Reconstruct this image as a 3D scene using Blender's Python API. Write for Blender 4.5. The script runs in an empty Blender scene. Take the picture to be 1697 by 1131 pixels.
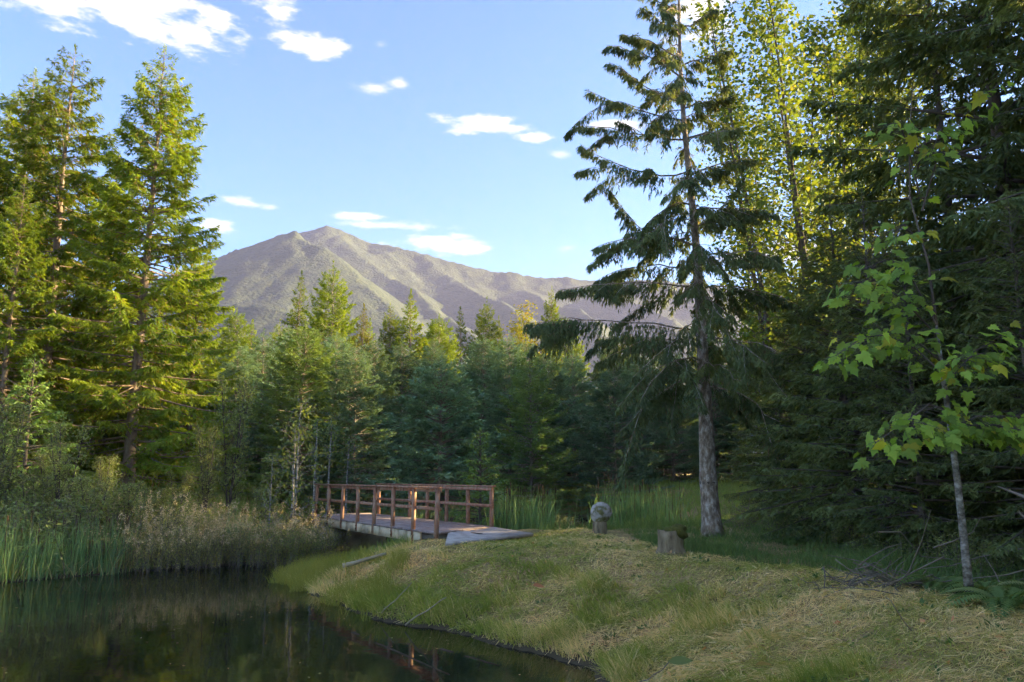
import bpy, math, random
import numpy as np
from mathutils import Vector, Matrix

# ------------------------------------------------------------------ camera, sky, sun, exposure
SC = bpy.context.scene
COL = SC.collection
EYE = 2.15
F = 1320.0                       # focal length in photo pixels (1697 wide)
CX, CY = 848.5, 565.5
PITCH = math.atan(225.0 / F)
cam_d = bpy.data.cameras.new('camera')
cam_d.sensor_width = 36.0
cam_d.lens = 36.0 * F / 1697.0
cam_d.clip_start = 0.05
cam_d.clip_end = 6000
cam = bpy.data.objects.new('camera', cam_d)
cam.location = (0, 0, EYE)
cam.rotation_euler = (math.pi / 2 + PITCH, 0, 0)
COL.objects.link(cam)
SC.camera = cam

SUN_AZ = math.radians(78)        # to the right of the view direction
SUN_EL = math.radians(13.5)
sun_d = bpy.data.lights.new('sun', 'SUN')
sun_d.energy = 5.0
sun_d.angle = math.radians(0.5)
sun_d.color = (1.0, 0.80, 0.42)
sun = bpy.data.objects.new('sun', sun_d)
to_sun = Vector((math.sin(SUN_AZ) * math.cos(SUN_EL), math.cos(SUN_AZ) * math.cos(SUN_EL), math.sin(SUN_EL)))
sun.rotation_euler = to_sun.to_track_quat('Z', 'Y').to_euler()
sun.location = (30, 10, 40)
COL.objects.link(sun)

SC.view_settings.view_transform = 'Standard'
SC.view_settings.look = 'None'
SC.view_settings.gamma = 1
SC.view_settings.use_curve_mapping = False
SC.view_settings.exposure = 2.58
SC.cycles.use_denoising = True
SC.cycles.max_bounces = 6
SC.cycles.use_adaptive_sampling = True
SC.cycles.adaptive_threshold = 0.03
SC.cycles.adaptive_min_samples = 16
SC.cycles.diffuse_bounces = 4
SC.cycles.glossy_bounces = 3
SC.cycles.transmission_bounces = 4
SC.cycles.volume_bounces = 1
SC.cycles.sample_clamp_indirect = 8.0


def ray(px, py):
    u, v = (px - CX) / F, (CY - py) / F
    c, s = math.cos(PITCH), math.sin(PITCH)
    return np.array([u, c - v * s, s + v * c])


def at_z(px, py, z):
    d = ray(px, py)
    t = (z - EYE) / d[2]
    return np.array([d[0] * t, d[1] * t, z])


def at_y(px, py, y):
    d = ray(px, py)
    t = y / d[1]
    return np.array([d[0] * t, y, EYE + d[2] * t])


# ---- world: Nishita sky plus cumulus puffs laid out by compass direction and height
world = bpy.data.worlds.new('World')
SC.world = world
world.use_nodes = True
wn, wl = world.node_tree.nodes, world.node_tree.links
wn.clear()


def N(nodes, t, **kw):
    n = nodes.new(t)
    for k, v in kw.items():
        setattr(n, k, v)
    return n


def wmath(op, a, b=None, c=None, clamp=False):
    n = N(wn, 'ShaderNodeMath', operation=op, use_clamp=clamp)
    for i, x in enumerate((a, b, c)):
        if x is None:
            continue
        if isinstance(x, (int, float)):
            n.inputs[i].default_value = x
        else:
            wl.new(x, n.inputs[i])
    return n.outputs[0]


w_out = N(wn, 'ShaderNodeOutputWorld')
w_bg = N(wn, 'ShaderNodeBackground')
w_sky = N(wn, 'ShaderNodeTexSky', sky_type='NISHITA')
w_sky.sun_disc = False
w_sky.sun_elevation = SUN_EL
w_sky.sun_rotation = SUN_AZ
w_sky.altitude = 200
w_sky.air_density = 1.0
w_sky.dust_density = 0.15
w_sky.ozone_density = 5.0
w_tc = N(wn, 'ShaderNodeTexCoord')
w_sep = N(wn, 'ShaderNodeSeparateXYZ')
wl.new(w_tc.outputs['Generated'], w_sep.inputs[0])
az_o = wmath('ARCTAN2', w_sep.outputs[0], w_sep.outputs[1])
el_o = wmath('ARCSINE', w_sep.outputs[2])
w_cmb = N(wn, 'ShaderNodeCombineXYZ')
wl.new(az_o, w_cmb.inputs[0])
wl.new(el_o, w_cmb.inputs[1])
w_map = N(wn, 'ShaderNodeMapping')
w_map.inputs['Scale'].default_value = (11, 30, 1)
wl.new(w_cmb.outputs[0], w_map.inputs[0])
w_noise = N(wn, 'ShaderNodeTexNoise')
w_noise.inputs['Scale'].default_value = 1.6
w_noise.inputs['Detail'].default_value = 6
w_noise.inputs['Roughness'].default_value = 0.62
wl.new(w_map.outputs[0], w_noise.inputs['Vector'])
n_val = wmath('SUBTRACT', w_noise.outputs['Fac'], 0.5)

CLOUDS = [(95, 8, 110, 26, 1.0), (235, 30, 120, 34, 1.0), (320, 45, 95, 42, 1.0), (280, 8, 70, 22, 1.0), (455, 20, 44, 26, 1.0), (515, 74, 84, 22, 1.0),
          (625, 148, 42, 10, .55), (660, 138, 22, 10, .5), (790, 206, 84, 16, 1.0), (850, 212, 40, 10, .8), (885, 229, 42, 10, .8),
          (925, 257, 28, 10, .4), (405, 336, 40, 10, .8), (355, 376, 36, 10, .9), (590, 358, 54, 9, .9),
          (660, 376, 112, 10, .7), (738, 403, 104, 18, .95), (940, 411, 26, 9, .4), (1165, 30, 70, 52, 1.0), (1020, 206, 56, 12, .8),
          (630, 74, 16, 10, .3), (300, 330, 40, 10, .7), (1290, 420, 120, 24, .9), (1500, 480, 130, 24, .9)]
cl = [(math.atan2(*ray(a, b)[:2]), math.atan2(ray(a, b)[2], math.hypot(*ray(a, b)[:2])), w / F, h / F, k) for a, b, w, h, k in CLOUDS]


def wvec(op, a, b=None, c=None):
    n = N(wn, 'ShaderNodeVectorMath', operation=op)
    for i, x in enumerate((a, b, c)):
        if x is None:
            continue
        if isinstance(x, tuple):
            n.inputs[i].default_value = x
        else:
            wl.new(x, n.inputs[i])
    return n


edge_n = wmath('MULTIPLY_ADD', n_val, 3.4, 1.0)
cov = None
for a, e, w, h, k in cl:
    q = wvec('MULTIPLY_ADD', w_cmb.outputs[0], (1 / w, 1 / h, 0), (-a / w, -e / h, 0))
    r = wvec('LENGTH', q.outputs[0]).outputs['Value']
    val = wmath('MULTIPLY', wmath('SUBTRACT', edge_n, r, clamp=True), 1.15 * k)
    cov = val if cov is None else wmath('MAXIMUM', cov, val)
# cumulus goes on past the view, with cover raised there to brighten the shade
w_n2 = N(wn, 'ShaderNodeTexNoise')
w_n2.inputs['Scale'].default_value = 5.0
w_n2.inputs['Detail'].default_value = 6
w_m2 = N(wn, 'ShaderNodeMapping')
w_m2.inputs['Scale'].default_value = (1, 1, 2.6)
wl.new(w_tc.outputs['Generated'], w_m2.inputs[0])
wl.new(w_m2.outputs[0], w_n2.inputs['Vector'])
away = wmath('MULTIPLY', wmath('SUBTRACT', wmath('ABSOLUTE', az_o), .72), 6, clamp=True)
high = wmath('MULTIPLY', wmath('SUBTRACT', el_o, .68), 6, clamp=True)
gen = wmath('MULTIPLY', wmath('SUBTRACT', w_n2.outputs['Fac'], .54, clamp=True), 9.0)
cov = wmath('MAXIMUM', cov, wmath('MULTIPLY', gen, wmath('MAXIMUM', away, high)))
cov = wmath('MINIMUM', cov, 1.0)
w_ss = N(wn, 'ShaderNodeMapRange', interpolation_type='SMOOTHSTEP')
wl.new(cov, w_ss.inputs['Value'])
w_mix = N(wn, 'ShaderNodeMix', data_type='RGBA')
wl.new(w_ss.outputs['Result'], w_mix.inputs['Factor'])
wl.new(w_sky.outputs[0], w_mix.inputs['A'])
w_mix.inputs['B'].default_value = (3.2, 3.05, 2.9, 1)
wl.new(w_mix.outputs['Result'], w_bg.inputs['Color'])
w_bg.inputs['Strength'].default_value = 0.08
wl.new(w_bg.outputs[0], w_out.inputs[0])
world.cycles.sampling_method = 'MANUAL'
world.cycles.sample_map_resolution = 256


# ------------------------------------------------------------------ helpers
def mat_new(name):
    m = bpy.data.materials.new(name)
    m.use_nodes = True
    nt = m.node_tree
    return m, nt.nodes, nt.links, nt.nodes['Principled BSDF'], nt.nodes['Material Output']


def ramp(nodes, stops):
    r = nodes.new('ShaderNodeValToRGB')
    e = r.color_ramp.elements
    while len(e) < len(stops):
        e.new(0.5)
    for q, (p, c) in zip(e, stops):
        q.position = p
        q.color = (*c, 1)
    return r


def foliage(name, stops, transl=0.3, rough=0.55, spec=0.3, vary=0.25, tcol=(1.25, 1.15, 0.45)):
    m, n, l, bs, out = mat_new(name)
    at = N(n, 'ShaderNodeAttribute', attribute_name='tint')
    rp = ramp(n, stops)
    l.new(at.outputs['Fac'], rp.inputs[0])
    oi = N(n, 'ShaderNodeObjectInfo')
    mr = N(n, 'ShaderNodeMapRange')
    # a leaf both reflects and transmits about its colour; the mix below halves each, so scale back up
    mr.inputs['To Min'].default_value = (1 - vary) * 1.75
    mr.inputs['To Max'].default_value = (1 + vary) * 1.75
    l.new(oi.outputs['Random'], mr.inputs['Value'])
    mx = N(n, 'ShaderNodeVectorMath', operation='SCALE')
    l.new(rp.outputs[0], mx.inputs[0])
    l.new(mr.outputs[0], mx.inputs['Scale'])
    l.new(mx.outputs[0], bs.inputs['Base Color'])
    bs.inputs['Roughness'].default_value = rough
    bs.inputs['Specular IOR Level'].default_value = spec
    tr = N(n, 'ShaderNodeBsdfTranslucent')
    tm = N(n, 'ShaderNodeVectorMath', operation='MULTIPLY')
    tm.inputs[1].default_value = [q * .85 for q in tcol]
    l.new(mx.outputs[0], tm.inputs[0])
    l.new(tm.outputs[0], tr.inputs[0])
    ms = N(n, 'ShaderNodeMixShader')
    ms.inputs[0].default_value = min(transl + .15, .5)
    l.new(bs.outputs[0], ms.inputs[1])
    l.new(tr.outputs[0], ms.inputs[2])
    l.new(ms.outputs[0], out.inputs[0])
    return m


def rough_mat(name, stops, scale=8, detail=6, rough=0.85, bump=0.4, dist=0.02, stretch=(1, 1, 1), spec=0.2, coord='Object'):
    m, n, l, bs, out = mat_new(name)
    tc = N(n, 'ShaderNodeTexCoord')
    mp = N(n, 'ShaderNodeMapping')
    mp.inputs['Scale'].default_value = stretch
    l.new(tc.outputs[coord], mp.inputs[0])
    nz = N(n, 'ShaderNodeTexNoise')
    nz.inputs['Scale'].default_value = scale
    nz.inputs['Detail'].default_value = detail
    nz.inputs['Roughness'].default_value = 0.65
    l.new(mp.outputs[0], nz.inputs['Vector'])
    rp = ramp(n, stops)
    l.new(nz.outputs['Fac'], rp.inputs[0])
    l.new(rp.outputs[0], bs.inputs['Base Color'])
    bs.inputs['Roughness'].default_value = rough
    bs.inputs['Specular IOR Level'].default_value = spec
    nz2 = N(n, 'ShaderNodeTexNoise')
    nz2.inputs['Scale'].default_value = scale * 2.7
    nz2.inputs['Detail'].default_value = detail
    l.new(mp.outputs[0], nz2.inputs['Vector'])
    bp = N(n, 'ShaderNodeBump')
    bp.inputs['Strength'].default_value = bump
    bp.inputs['Distance'].default_value = dist
    l.new(nz2.outputs['Fac'], bp.inputs['Height'])
    l.new(bp.outputs[0], bs.inputs['Normal'])
    return m


class MB:
    """collects numpy vertex / face blocks and links them as ONE mesh object"""

    def __init__(self):
        self.v, self.f3, self.f4, self.t, self.n = [], [], [], [], 0

    def add(self, v, f3=None, f4=None, tint=0.5):
        v = np.asarray(v, float).reshape(-1, 3)
        if f3 is not None and len(f3):
            self.f3.append(np.asarray(f3, np.int64) + self.n)
        if f4 is not None and len(f4):
            self.f4.append(np.asarray(f4, np.int64) + self.n)
        self.v.append(v)
        self.t.append(np.broadcast_to(np.asarray(tint, float), (len(v),)))
        self.n += len(v)
        return self

    def mesh(self, name, mat, smooth=False):
        v = np.concatenate(self.v)
        f3 = np.concatenate(self.f3) if self.f3 else np.zeros((0, 3), np.int64)
        f4 = np.concatenate(self.f4) if self.f4 else np.zeros((0, 4), np.int64)
        me = bpy.data.meshes.new(name)
        me.vertices.add(len(v))
        me.vertices.foreach_set('co', v.astype(np.float32).ravel())
        nl = f3.size + f4.size
        me.loops.add(nl)
        me.loops.foreach_set('vertex_index', np.concatenate([f3.ravel(), f4.ravel()]).astype(np.int32))
        me.polygons.add(len(f3) + len(f4))
        st = np.concatenate([np.arange(len(f3)) * 3, f3.size + np.arange(len(f4)) * 4])
        me.polygons.foreach_set('loop_start', st.astype(np.int32))
        if smooth:
            me.polygons.foreach_set('use_smooth', np.ones(len(st), bool))
        a = me.attributes.new('tint', 'FLOAT', 'POINT')
        a.data.foreach_set('value', np.concatenate(self.t).astype(np.float32))
        me.update(calc_edges=True)
        me.validate()
        me.materials.append(mat)
        return me

    def build(self, name, mat, parent=None, smooth=False):
        return link(name, self.mesh(name, mat, smooth), parent)


def link(name, data, parent=None):
    o = bpy.data.objects.new(name, data)
    COL.objects.link(o)
    if parent is not None:
        o.parent = parent
    return o


def tag(o, label=None, cat=None, group=None, kind=None):
    if label:
        o['label'] = label
    if cat:
        o['category'] = cat
    if group:
        o['group'] = group
    if kind:
        o['kind'] = kind
    return o


def thing(name, label, cat, loc=(0, 0, 0), rz=0.0, group=None, scale=1.0):
    o = bpy.data.objects.new(name, None)
    o.empty_display_size = 0.2
    COL.objects.link(o)
    o.location = [float(q) for q in loc]
    o.rotation_euler = (0, 0, rz)
    o.scale = (scale, scale, scale) if not hasattr(scale, '__len__') else scale
    return tag(o, label, cat, group)


def norm(a):
    return a / np.maximum(np.linalg.norm(a, axis=-1, keepdims=True), 1e-9)


UP = np.array([0., 0., 1.])


def tube(path, rad, n=7, cap=True):
    path = np.asarray(path, float)
    rad = np.asarray(rad, float)
    K = len(path)
    T = norm(np.gradient(path, axis=0))
    ref = np.array([0.31, 0.9, 0.17]) if abs(norm(T.mean(0))[2]) > 0.5 else UP
    A = norm(np.cross(T, ref))
    B = np.cross(T, A)
    th = np.arange(n) * 2 * np.pi / n
    ring = A[:, None, :] * np.cos(th)[None, :, None] + B[:, None, :] * np.sin(th)[None, :, None]
    v = (path[:, None, :] + ring * rad[:, None, None]).reshape(-1, 3)
    i = np.arange(K - 1)[:, None] * n
    j = np.arange(n)[None, :]
    jn = (j + 1) % n
    q = np.stack([i + j, i + jn, i + n + jn, i + n + j], -1).reshape(-1, 4)
    f3 = []
    if cap:
        v = np.vstack([v, path[:1], path[-1:]])
        b, t = K * n, K * n + 1
        for k in range(n):
            f3.append((b, (k + 1) % n, k))
            f3.append((t, (K - 1) * n + k, (K - 1) * n + (k + 1) % n))
    return v, np.array(f3, np.int64).reshape(-1, 3), q


def box(c, ax, ay, az_):
    """box from centre and three half-axis vectors"""
    c, ax, ay, az_ = (np.asarray(q, float) for q in (c, ax, ay, az_))
    v = np.array([c + sx * ax + sy * ay + sz * az_ for sz in (-1, 1) for sy in (-1, 1) for sx in (-1, 1)])
    f = [(0, 2, 3, 1), (4, 5, 7, 6), (0, 1, 5, 4), (2, 6, 7, 3), (0, 4, 6, 2), (1, 3, 7, 5)]
    return v, f


def rhombi(P, D, L, W, Wv, sag=0.0):
    """leaf-like four-point faces: base, left, tip, right"""
    n = len(P)
    L = L[:, None]
    W = W[:, None]
    mid = P + D * L * 0.45
    tip = P + D * L
    tip[:, 2] -= sag * L[:, 0]
    v = np.stack([P, mid + Wv * W * 0.5, tip, mid - Wv * W * 0.5], 1).reshape(-1, 3)
    i = np.arange(n)[:, None] * 4
    f = np.concatenate([i + np.array([[0, 1, 2]]), i + np.array([[0, 2, 3]])])
    return v, f


def curve_pts(pts, s):
    pts = np.asarray(pts, float)
    K = len(pts) - 1
    x = np.clip(s * K, 0, K - 1e-6)
    i = x.astype(int)
    f = (x - i)[:, None]
    return pts[i] * (1 - f) + pts[i + 1] * f, norm(pts[i + 1] - pts[i])


def frond(mb, pts, rng, l2, sp2, sp3, tl, tw, weep2=0.25, weep3=0.2, beta=55, start=0.12, jit=0.25, tmul=(0.1, 0.75), dead=0.0, flat=0.5):
    """foliage of one conifer bough: side shoots both ways along a curve, twigs both ways along each"""
    pts = np.asarray(pts, float)
    L = np.linalg.norm(np.diff(pts, axis=0), axis=1).sum()
    n2 = max(4, int(L * (1 - start) / sp2) * 2)
    s = start + (1 - start) * np.sqrt(rng.random(n2)) ** 0.9
    s = np.append(s, [0.93, 0.97, 0.99])
    n2 += 3
    p2, T = curve_pts(pts, s)
    side = np.where(np.arange(n2) % 2 == 0, 1.0, -1.0)
    b = np.radians(beta) * rng.uniform(.65, 1.2, n2)
    b[-3:] *= 0.3
    S = norm(np.cross(T, UP + 1e-4))
    d2 = T * np.cos(b)[:, None] + S * (side * np.sin(b))[:, None] + rng.normal(0, jit * .6, (n2, 3))
    wv = weep2 * rng.uniform(.35, 1.6, n2)
    d2[:, 2] -= wv
    d2 = norm(d2)
    taper = np.clip(1.05 - s, 0.0, 1) ** 0.75 * np.clip((s - start) * 4 + .35, 0, 1)
    ln2 = np.maximum(l2 * taper * rng.uniform(.35, 1.3, n2), tl * 0.9)
    n3 = np.maximum(3, (ln2 / sp3).astype(int) * 2)
    idx = np.repeat(np.arange(n2), n3)
    n = len(idx)
    u = rng.random(n) ** 0.85
    lu = u * ln2[idx]
    P = p2[idx] + d2[idx] * lu[:, None]
    P[:, 2] -= weep2 * 0.45 * lu ** 2 / np.maximum(ln2[idx], .05)
    sd3 = np.where(rng.random(n) < .5, 1.0, -1.0)
    S2 = norm(np.cross(d2[idx], UP + 1e-4))
    g = np.radians(rng.uniform(15, 60, n))
    D = d2[idx] * np.cos(g)[:, None] + S2 * (sd3 * np.sin(g))[:, None] + rng.normal(0, jit, (n, 3))
    D[:, 2] -= weep3
    D = norm(D)
    Ln = tl * rng.uniform(.6, 1.3, n)
    W = tw * rng.uniform(.7, 1.3, n)
    Wv = norm(np.cross(D, UP + rng.normal(0, flat, (n, 3))))
    v, f = rhombi(P, D, Ln, W, Wv, 0.12)
    t = np.clip(rng.uniform(*tmul) + rng.normal(0, .1, n), 0, .8)
    if dead > 0:
        t = np.where((rng.random(n) < dead * 1.6 * (1 - s[idx])), 0.97, t)
    mb.add(v, f, None, np.repeat(t, 4))


def conifer(seed, H, cb, rad, sp=0.34, nb=4, el=(-5, 45), sag=0.15, tip=0.12, l2=0.5, sp2=0.16, sp3=0.08, tl=0.13, tw=0.04,
            weep2=0.25, weep3=0.2, pw=0.8, r0=None, lean=(0, 0), dead=0.0, irr=0.25, low=0.25, snags=0, tipL=0.12):
    """returns (wood MB, crown MB); base at the origin"""
    rng = np.random.default_rng(seed)
    wood, crown = MB(), MB()
    r0 = r0 or H * 0.014 + 0.03
    K = 14
    zz = np.linspace(0, 1, K)
    wob = np.cumsum(rng.normal(0, .012, (K, 2)), 0) * H * .12
    path = np.stack([lean[0] * zz ** 1.2 + wob[:, 0] * zz, lean[1] * zz + wob[:, 1] * zz, zz * H * .985 - .25 * (zz == 0)], 1)
    rr = r0 * (1 - zz) ** .9 + .008
    rr[0] *= 1.35
    wood.add(*tube(path, rr, 9))
    z = cb * H
    az = rng.uniform(0, 6.28)
    while z < H * .985:
        t = max(0.0, (z / H - cb) / (1 - cb))
        k = nb if t < .9 else max(3, nb - 1)
        for _ in range(k):
            az += 2.4 + rng.normal(0, .35)
            zb = z + rng.uniform(-.5, .5) * sp
            if zb > H * .985:
                continue
            prof = max((1 - t) ** pw * min(1, low + t * 5), 0.02)
            L = max(rad * prof * rng.uniform(1 - irr * 1.3, 1 + irr), tipL)
            e = math.radians(el[0] + (el[1] - el[0]) * t ** 1.3 + rng.normal(0, 7))
            s = np.linspace(0, 1, 6)
            c0, _t = curve_pts(path, np.array([min(zb / (H * .985), .999)]))
            wig = rng.normal(0, .05) * L * s ** 2
            r = L * s * math.cos(e)
            pz = L * (s * math.sin(e) - sag * s ** 2 + tip * s ** 3)
            pts = np.stack([c0[0, 0] + r * math.cos(az) - wig * math.sin(az), c0[0, 1] + r * math.sin(az) + wig * math.cos(az), zb + pz], 1)
            wood.add(*tube(pts, np.linspace(max(.008, .011 * L + .004), .003, 6), 4, False))
            kf = min(1.0, .42 + .5 * L)
            frond(crown, pts, rng, min(l2, .55 * L + .08), sp2, sp3, tl * kf, tw * kf, weep2, weep3, dead=dead)
        z += sp * (1 - .45 * t)
    top = np.stack([path[-1] + UP * q for q in (-.55, -.2, .15, .4)]) if H > 3 else np.stack([path[-1] + UP * q for q in (-.2, 0, .1)])
    wood.add(*tube(top, np.linspace(.012, .004, len(top)), 4, False))
    frond(crown, top, rng, .10, .05, .05, tl * .5, tw * .5, -.25, -.15, start=0.0)
    for _ in range(snags):       # bare dead limbs under the crown
        zb = rng.uniform(.05, cb + .1) * H
        a = rng.uniform(0, 6.28)
        L = rng.uniform(.4, 1.3) * rad * .5
        s = np.linspace(0, 1, 5)
        pts = np.stack([math.cos(a) * L * s, math.sin(a) * L * s, zb - .25 * L * s + rng.normal(0, .04, 5) * s], 1)
        pts[:, :2] += path[np.clip(int(zb / H * K), 0, K - 1), :2]
        wood.add(*tube(pts, np.linspace(.02, .004, 5), 4, False))
    return wood, crown


def leaves_at(mb, P, rng, size, aspect=0.6, upb=0.8, tl=(0.1, 0.9), droop=0.2):
    n = len(P)
    D = rng.normal(0, 1, (n, 3))
    D[:, 2] = D[:, 2] * .5 - droop
    D = norm(D)
    Wv = norm(np.cross(D, UP * upb + rng.normal(0, .6, (n, 3))))
    L = size * rng.uniform(.6, 1.25, n)
    v, f = rhombi(P, D, L, L * aspect, Wv, .1)
    Nv = np.cross(D, Wv)
    v = v.reshape(-1, 4, 3)
    v[:, 1] += Nv * L[:, None] * .1
    v[:, 3] += Nv * L[:, None] * .1
    mb.add(v.reshape(-1, 3), f, None, np.repeat(rng.uniform(*tl, n), 4))


def broadleaf(seed, H, stems=1, spread=0.2, limb=0.2, nl=22, leaf=0.12, per=12, first=0.25, r0=0.09, elev=(30, 60), sub=6, cl_=.16, aspect=.75, lean=(0, 0)):
    rng = np.random.default_rng(seed)
    wood, crown = MB(), MB()
    for k in range(stems):
        a0 = rng.uniform(0, 6.28)
        h = H * rng.uniform(.85, 1)
        K = 9
        s = np.linspace(0, 1, K)
        off = spread * H * s ** 1.1 * (0 if stems == 1 else rng.uniform(.3, 1))
        wob = np.cumsum(rng.normal(0, .02, (K, 2)), 0) * H * .15
        path = np.stack([np.cos(a0) * off + wob[:, 0] * s + lean[0] * s, np.sin(a0) * off + wob[:, 1] * s + lean[1] * s, h * s - .2 * (s == 0)], 1)
        wood.add(*tube(path, r0 * (1 - s) ** .8 + .006, 8))
        for j in range(nl):
            t = first + (1 - first) * ((j + rng.random()) / nl)
            p0, _ = curve_pts(path, np.array([t]))
            az = j * 2.4 + rng.normal(0, .4)
            L = H * limb * (1.08 - t) ** .6 * rng.uniform(.5, 1.15)
            e = math.radians(rng.uniform(*elev))
            q = np.linspace(0, 1, 5)
            lp = np.stack([np.cos(az) * np.cos(e) * L * q, np.sin(az) * np.cos(e) * L * q, np.sin(e) * L * q - .12 * L * q ** 2], 1) + p0
            lp[1:] += rng.normal(0, .03 * L, (4, 3))
            wood.add(*tube(lp, np.linspace(.25 * r0 * (1.1 - t) + .006, .003, 5), 5, False))
            pts = []
            for m in range(sub):
                b0, tb = curve_pts(lp, np.array([rng.uniform(.25, 1)]))
                dd = norm(tb + rng.normal(0, .6, (1, 3)))
                l3 = L * rng.uniform(.15, .4) + .1
                seg = b0 + dd * l3 * np.linspace(0, 1, 3)[:, None]
                wood.add(*tube(seg, [.006, .004, .002], 3, False))
                pts.append(b0 + dd * l3 * rng.random((per, 1)) + rng.normal(0, cl_, (per, 3)))
            leaves_at(crown, np.concatenate(pts), rng, leaf, aspect)
    return wood, crown


def blades(P, h, ang, lean, w, tint, segs=3, flop=0.0):
    """tapering grass / reed blades, vectorised; returns v, f3, f4, t"""
    n = len(P)
    d = np.stack([np.cos(ang), np.sin(ang), np.zeros(n)], 1)
    sd = np.stack([-np.sin(ang + 1.2), np.cos(ang + 1.2), np.zeros(n)], 1)
    rows = []
    for k in range(segs):
        u = k / segs
        c = P + d * (lean * h * u ** 1.6)[:, None] + UP * (h * (u - lean * .45 * u * u) - flop * h * u ** 3)[:, None]
        ww = (w * (1 - u ** 2) * .5)[:, None]
        rows += [c - sd * ww, c + sd * ww]
    tipp = P + d * (lean * h)[:, None] + UP * (h * (1 - lean * .45) - flop * h)[:, None]
    rows.append(tipp)
    m = len(rows)
    v = np.stack(rows, 1).reshape(-1, 3)
    b = np.arange(n)[:, None] * m
    f4 = np.concatenate([b + np.array([[2 * k, 2 * k + 1, 2 * k + 3, 2 * k + 2]]) for k in range(segs - 1)]) if segs > 1 else None
    f3 = b + np.array([[2 * segs - 2, 2 * segs - 1, 2 * segs]])
    return v, f3, f4, np.repeat(tint, m)


def vnoise(x, y, seed=0):
    """smooth value noise"""
    xi, yi = np.floor(x), np.floor(y)
    fx, fy = x - xi, y - yi
    fx, fy = fx * fx * (3 - 2 * fx), fy * fy * (3 - 2 * fy)

    def hsh(a, b):
        q = np.sin(a * 127.1 + b * 311.7 + seed * 74.7) * 43758.5453
        return q - np.floor(q)
    return (hsh(xi, yi) * (1 - fx) + hsh(xi + 1, yi) * fx) * (1 - fy) + (hsh(xi, yi + 1) * (1 - fx) + hsh(xi + 1, yi + 1) * fx) * fy


def fbm(x, y, o=4, seed=0):
    a, s = 0.5, 0.0
    for k in range(o):
        s = s + a * vnoise(x * 2 ** k, y * 2 ** k, seed + k)
        a *= .5
    return s


def sstep(x):
    x = np.clip(x, 0, 1)
    return x * x * (3 - 2 * x)


# ------------------------------------------------------------------ materials
M = {}
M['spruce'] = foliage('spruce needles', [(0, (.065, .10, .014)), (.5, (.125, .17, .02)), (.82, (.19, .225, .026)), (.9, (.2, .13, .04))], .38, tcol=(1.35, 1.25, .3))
M['fir'] = foliage('fir needles', [(0, (.075, .12, .075)), (.5, (.115, .18, .115)), (.85, (.165, .23, .15)), (.95, (.17, .12, .06))], .25, tcol=(1.3, 1.15, .4))
M['firg'] = foliage('green fir needles', [(0, (.075, .115, .04)), (.5, (.125, .175, .055)), (.85, (.17, .215, .075)), (.95, (.16, .11, .06))], .25)
M['gold'] = foliage('young yellow conifer needles', [(0, (.10, .11, .02)), (.8, (.17, .16, .03))], .3)
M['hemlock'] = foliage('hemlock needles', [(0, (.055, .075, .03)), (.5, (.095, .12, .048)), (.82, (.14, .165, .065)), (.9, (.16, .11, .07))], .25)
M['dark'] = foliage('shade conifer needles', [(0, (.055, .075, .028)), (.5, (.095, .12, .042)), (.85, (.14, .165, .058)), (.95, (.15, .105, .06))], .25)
M['cedar'] = foliage('cedar sprays', [(0, (.08, .13, .03)), (.8, (.14, .2, .05))], .25)
M['alder'] = foliage('alder leaves', [(0, (.055, .095, .028)), (.7, (.085, .13, .032)), (1, (.14, .14, .03))], .42, spec=.35, tcol=(1.5, 1.15, .28))
M['maple'] = foliage('maple leaves', [(0, (.11, .18, .035)), (.7, (.18, .25, .035)), (1, (.28, .26, .03))], .35, spec=.2, vary=.4, tcol=(1.4, 1.3, .4))
M['vine'] = foliage('autumn maple leaves', [(0, (.13, .15, .02)), (.7, (.2, .19, .02)), (1, (.24, .13, .02))], .4)
M['sapling'] = foliage('sapling leaves', [(0, (.10, .14, .045)), (1, (.17, .19, .06))], .35)
M['shrub'] = foliage('shrub leaves', [(0, (.10, .13, .04)), (.6, (.175, .2, .065)), (1, (.26, .26, .10))], .25, vary=.3)
M['spirea'] = foliage('faded shrub', [(0, (.14, .155, .045)), (.5, (.24, .22, .075)), (.82, (.28, .22, .08)), (1, (.45, .34, .24))], .2, vary=.25)
M['reed'] = foliage('cattail leaves', [(0, (.10, .17, .07)), (.6, (.16, .23, .09)), (.8, (.28, .27, .12)), (1, (.40, .32, .17))], .25, vary=.12)
M['grass'] = foliage('grass blades', [(0, (.15, .185, .035)), (.3, (.25, .255, .065)), (.5, (.40, .325, .15)), (.8, (.60, .475, .27)), (1, (.40, .26, .15))], .3, vary=0)
M['ygrass'] = foliage('yellow green grass', [(0, (.13, .15, .03)), (.7, (.24, .22, .05)), (1, (.33, .25, .09))], .3, vary=0)
M['weed'] = foliage('weeds', [(0, (.06, .10, .03)), (.7, (.11, .16, .045)), (1, (.2, .19, .09))], .3, vary=.2)
M['meadow'] = foliage('meadow grass', [(0, (.11, .16, .04)), (.7, (.19, .24, .06)), (1, (.28, .26, .11))], .3, vary=.15)
M['bark'] = rough_mat('conifer bark', [(.32, (.13, .09, .06)), (.5, (.30, .23, .17)), (.64, (.54, .47, .40))], 13, bump=1.0, dist=.05, stretch=(1, 1, .5))
M['barkw'] = rough_mat('warm conifer bark', [(.3, (.12, .08, .055)), (.5, (.24, .17, .125)), (.7, (.33, .27, .22))], 5, bump=.7, dist=.03, stretch=(1, 1, .4))
M['barkpale'] = rough_mat('pale alder bark', [(.38, (.07, .06, .05)), (.5, (.22, .2, .175)), (.66, (.42, .40, .37))], 7, bump=.35, dist=.01, stretch=(1, 1, 2.2))
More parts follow.
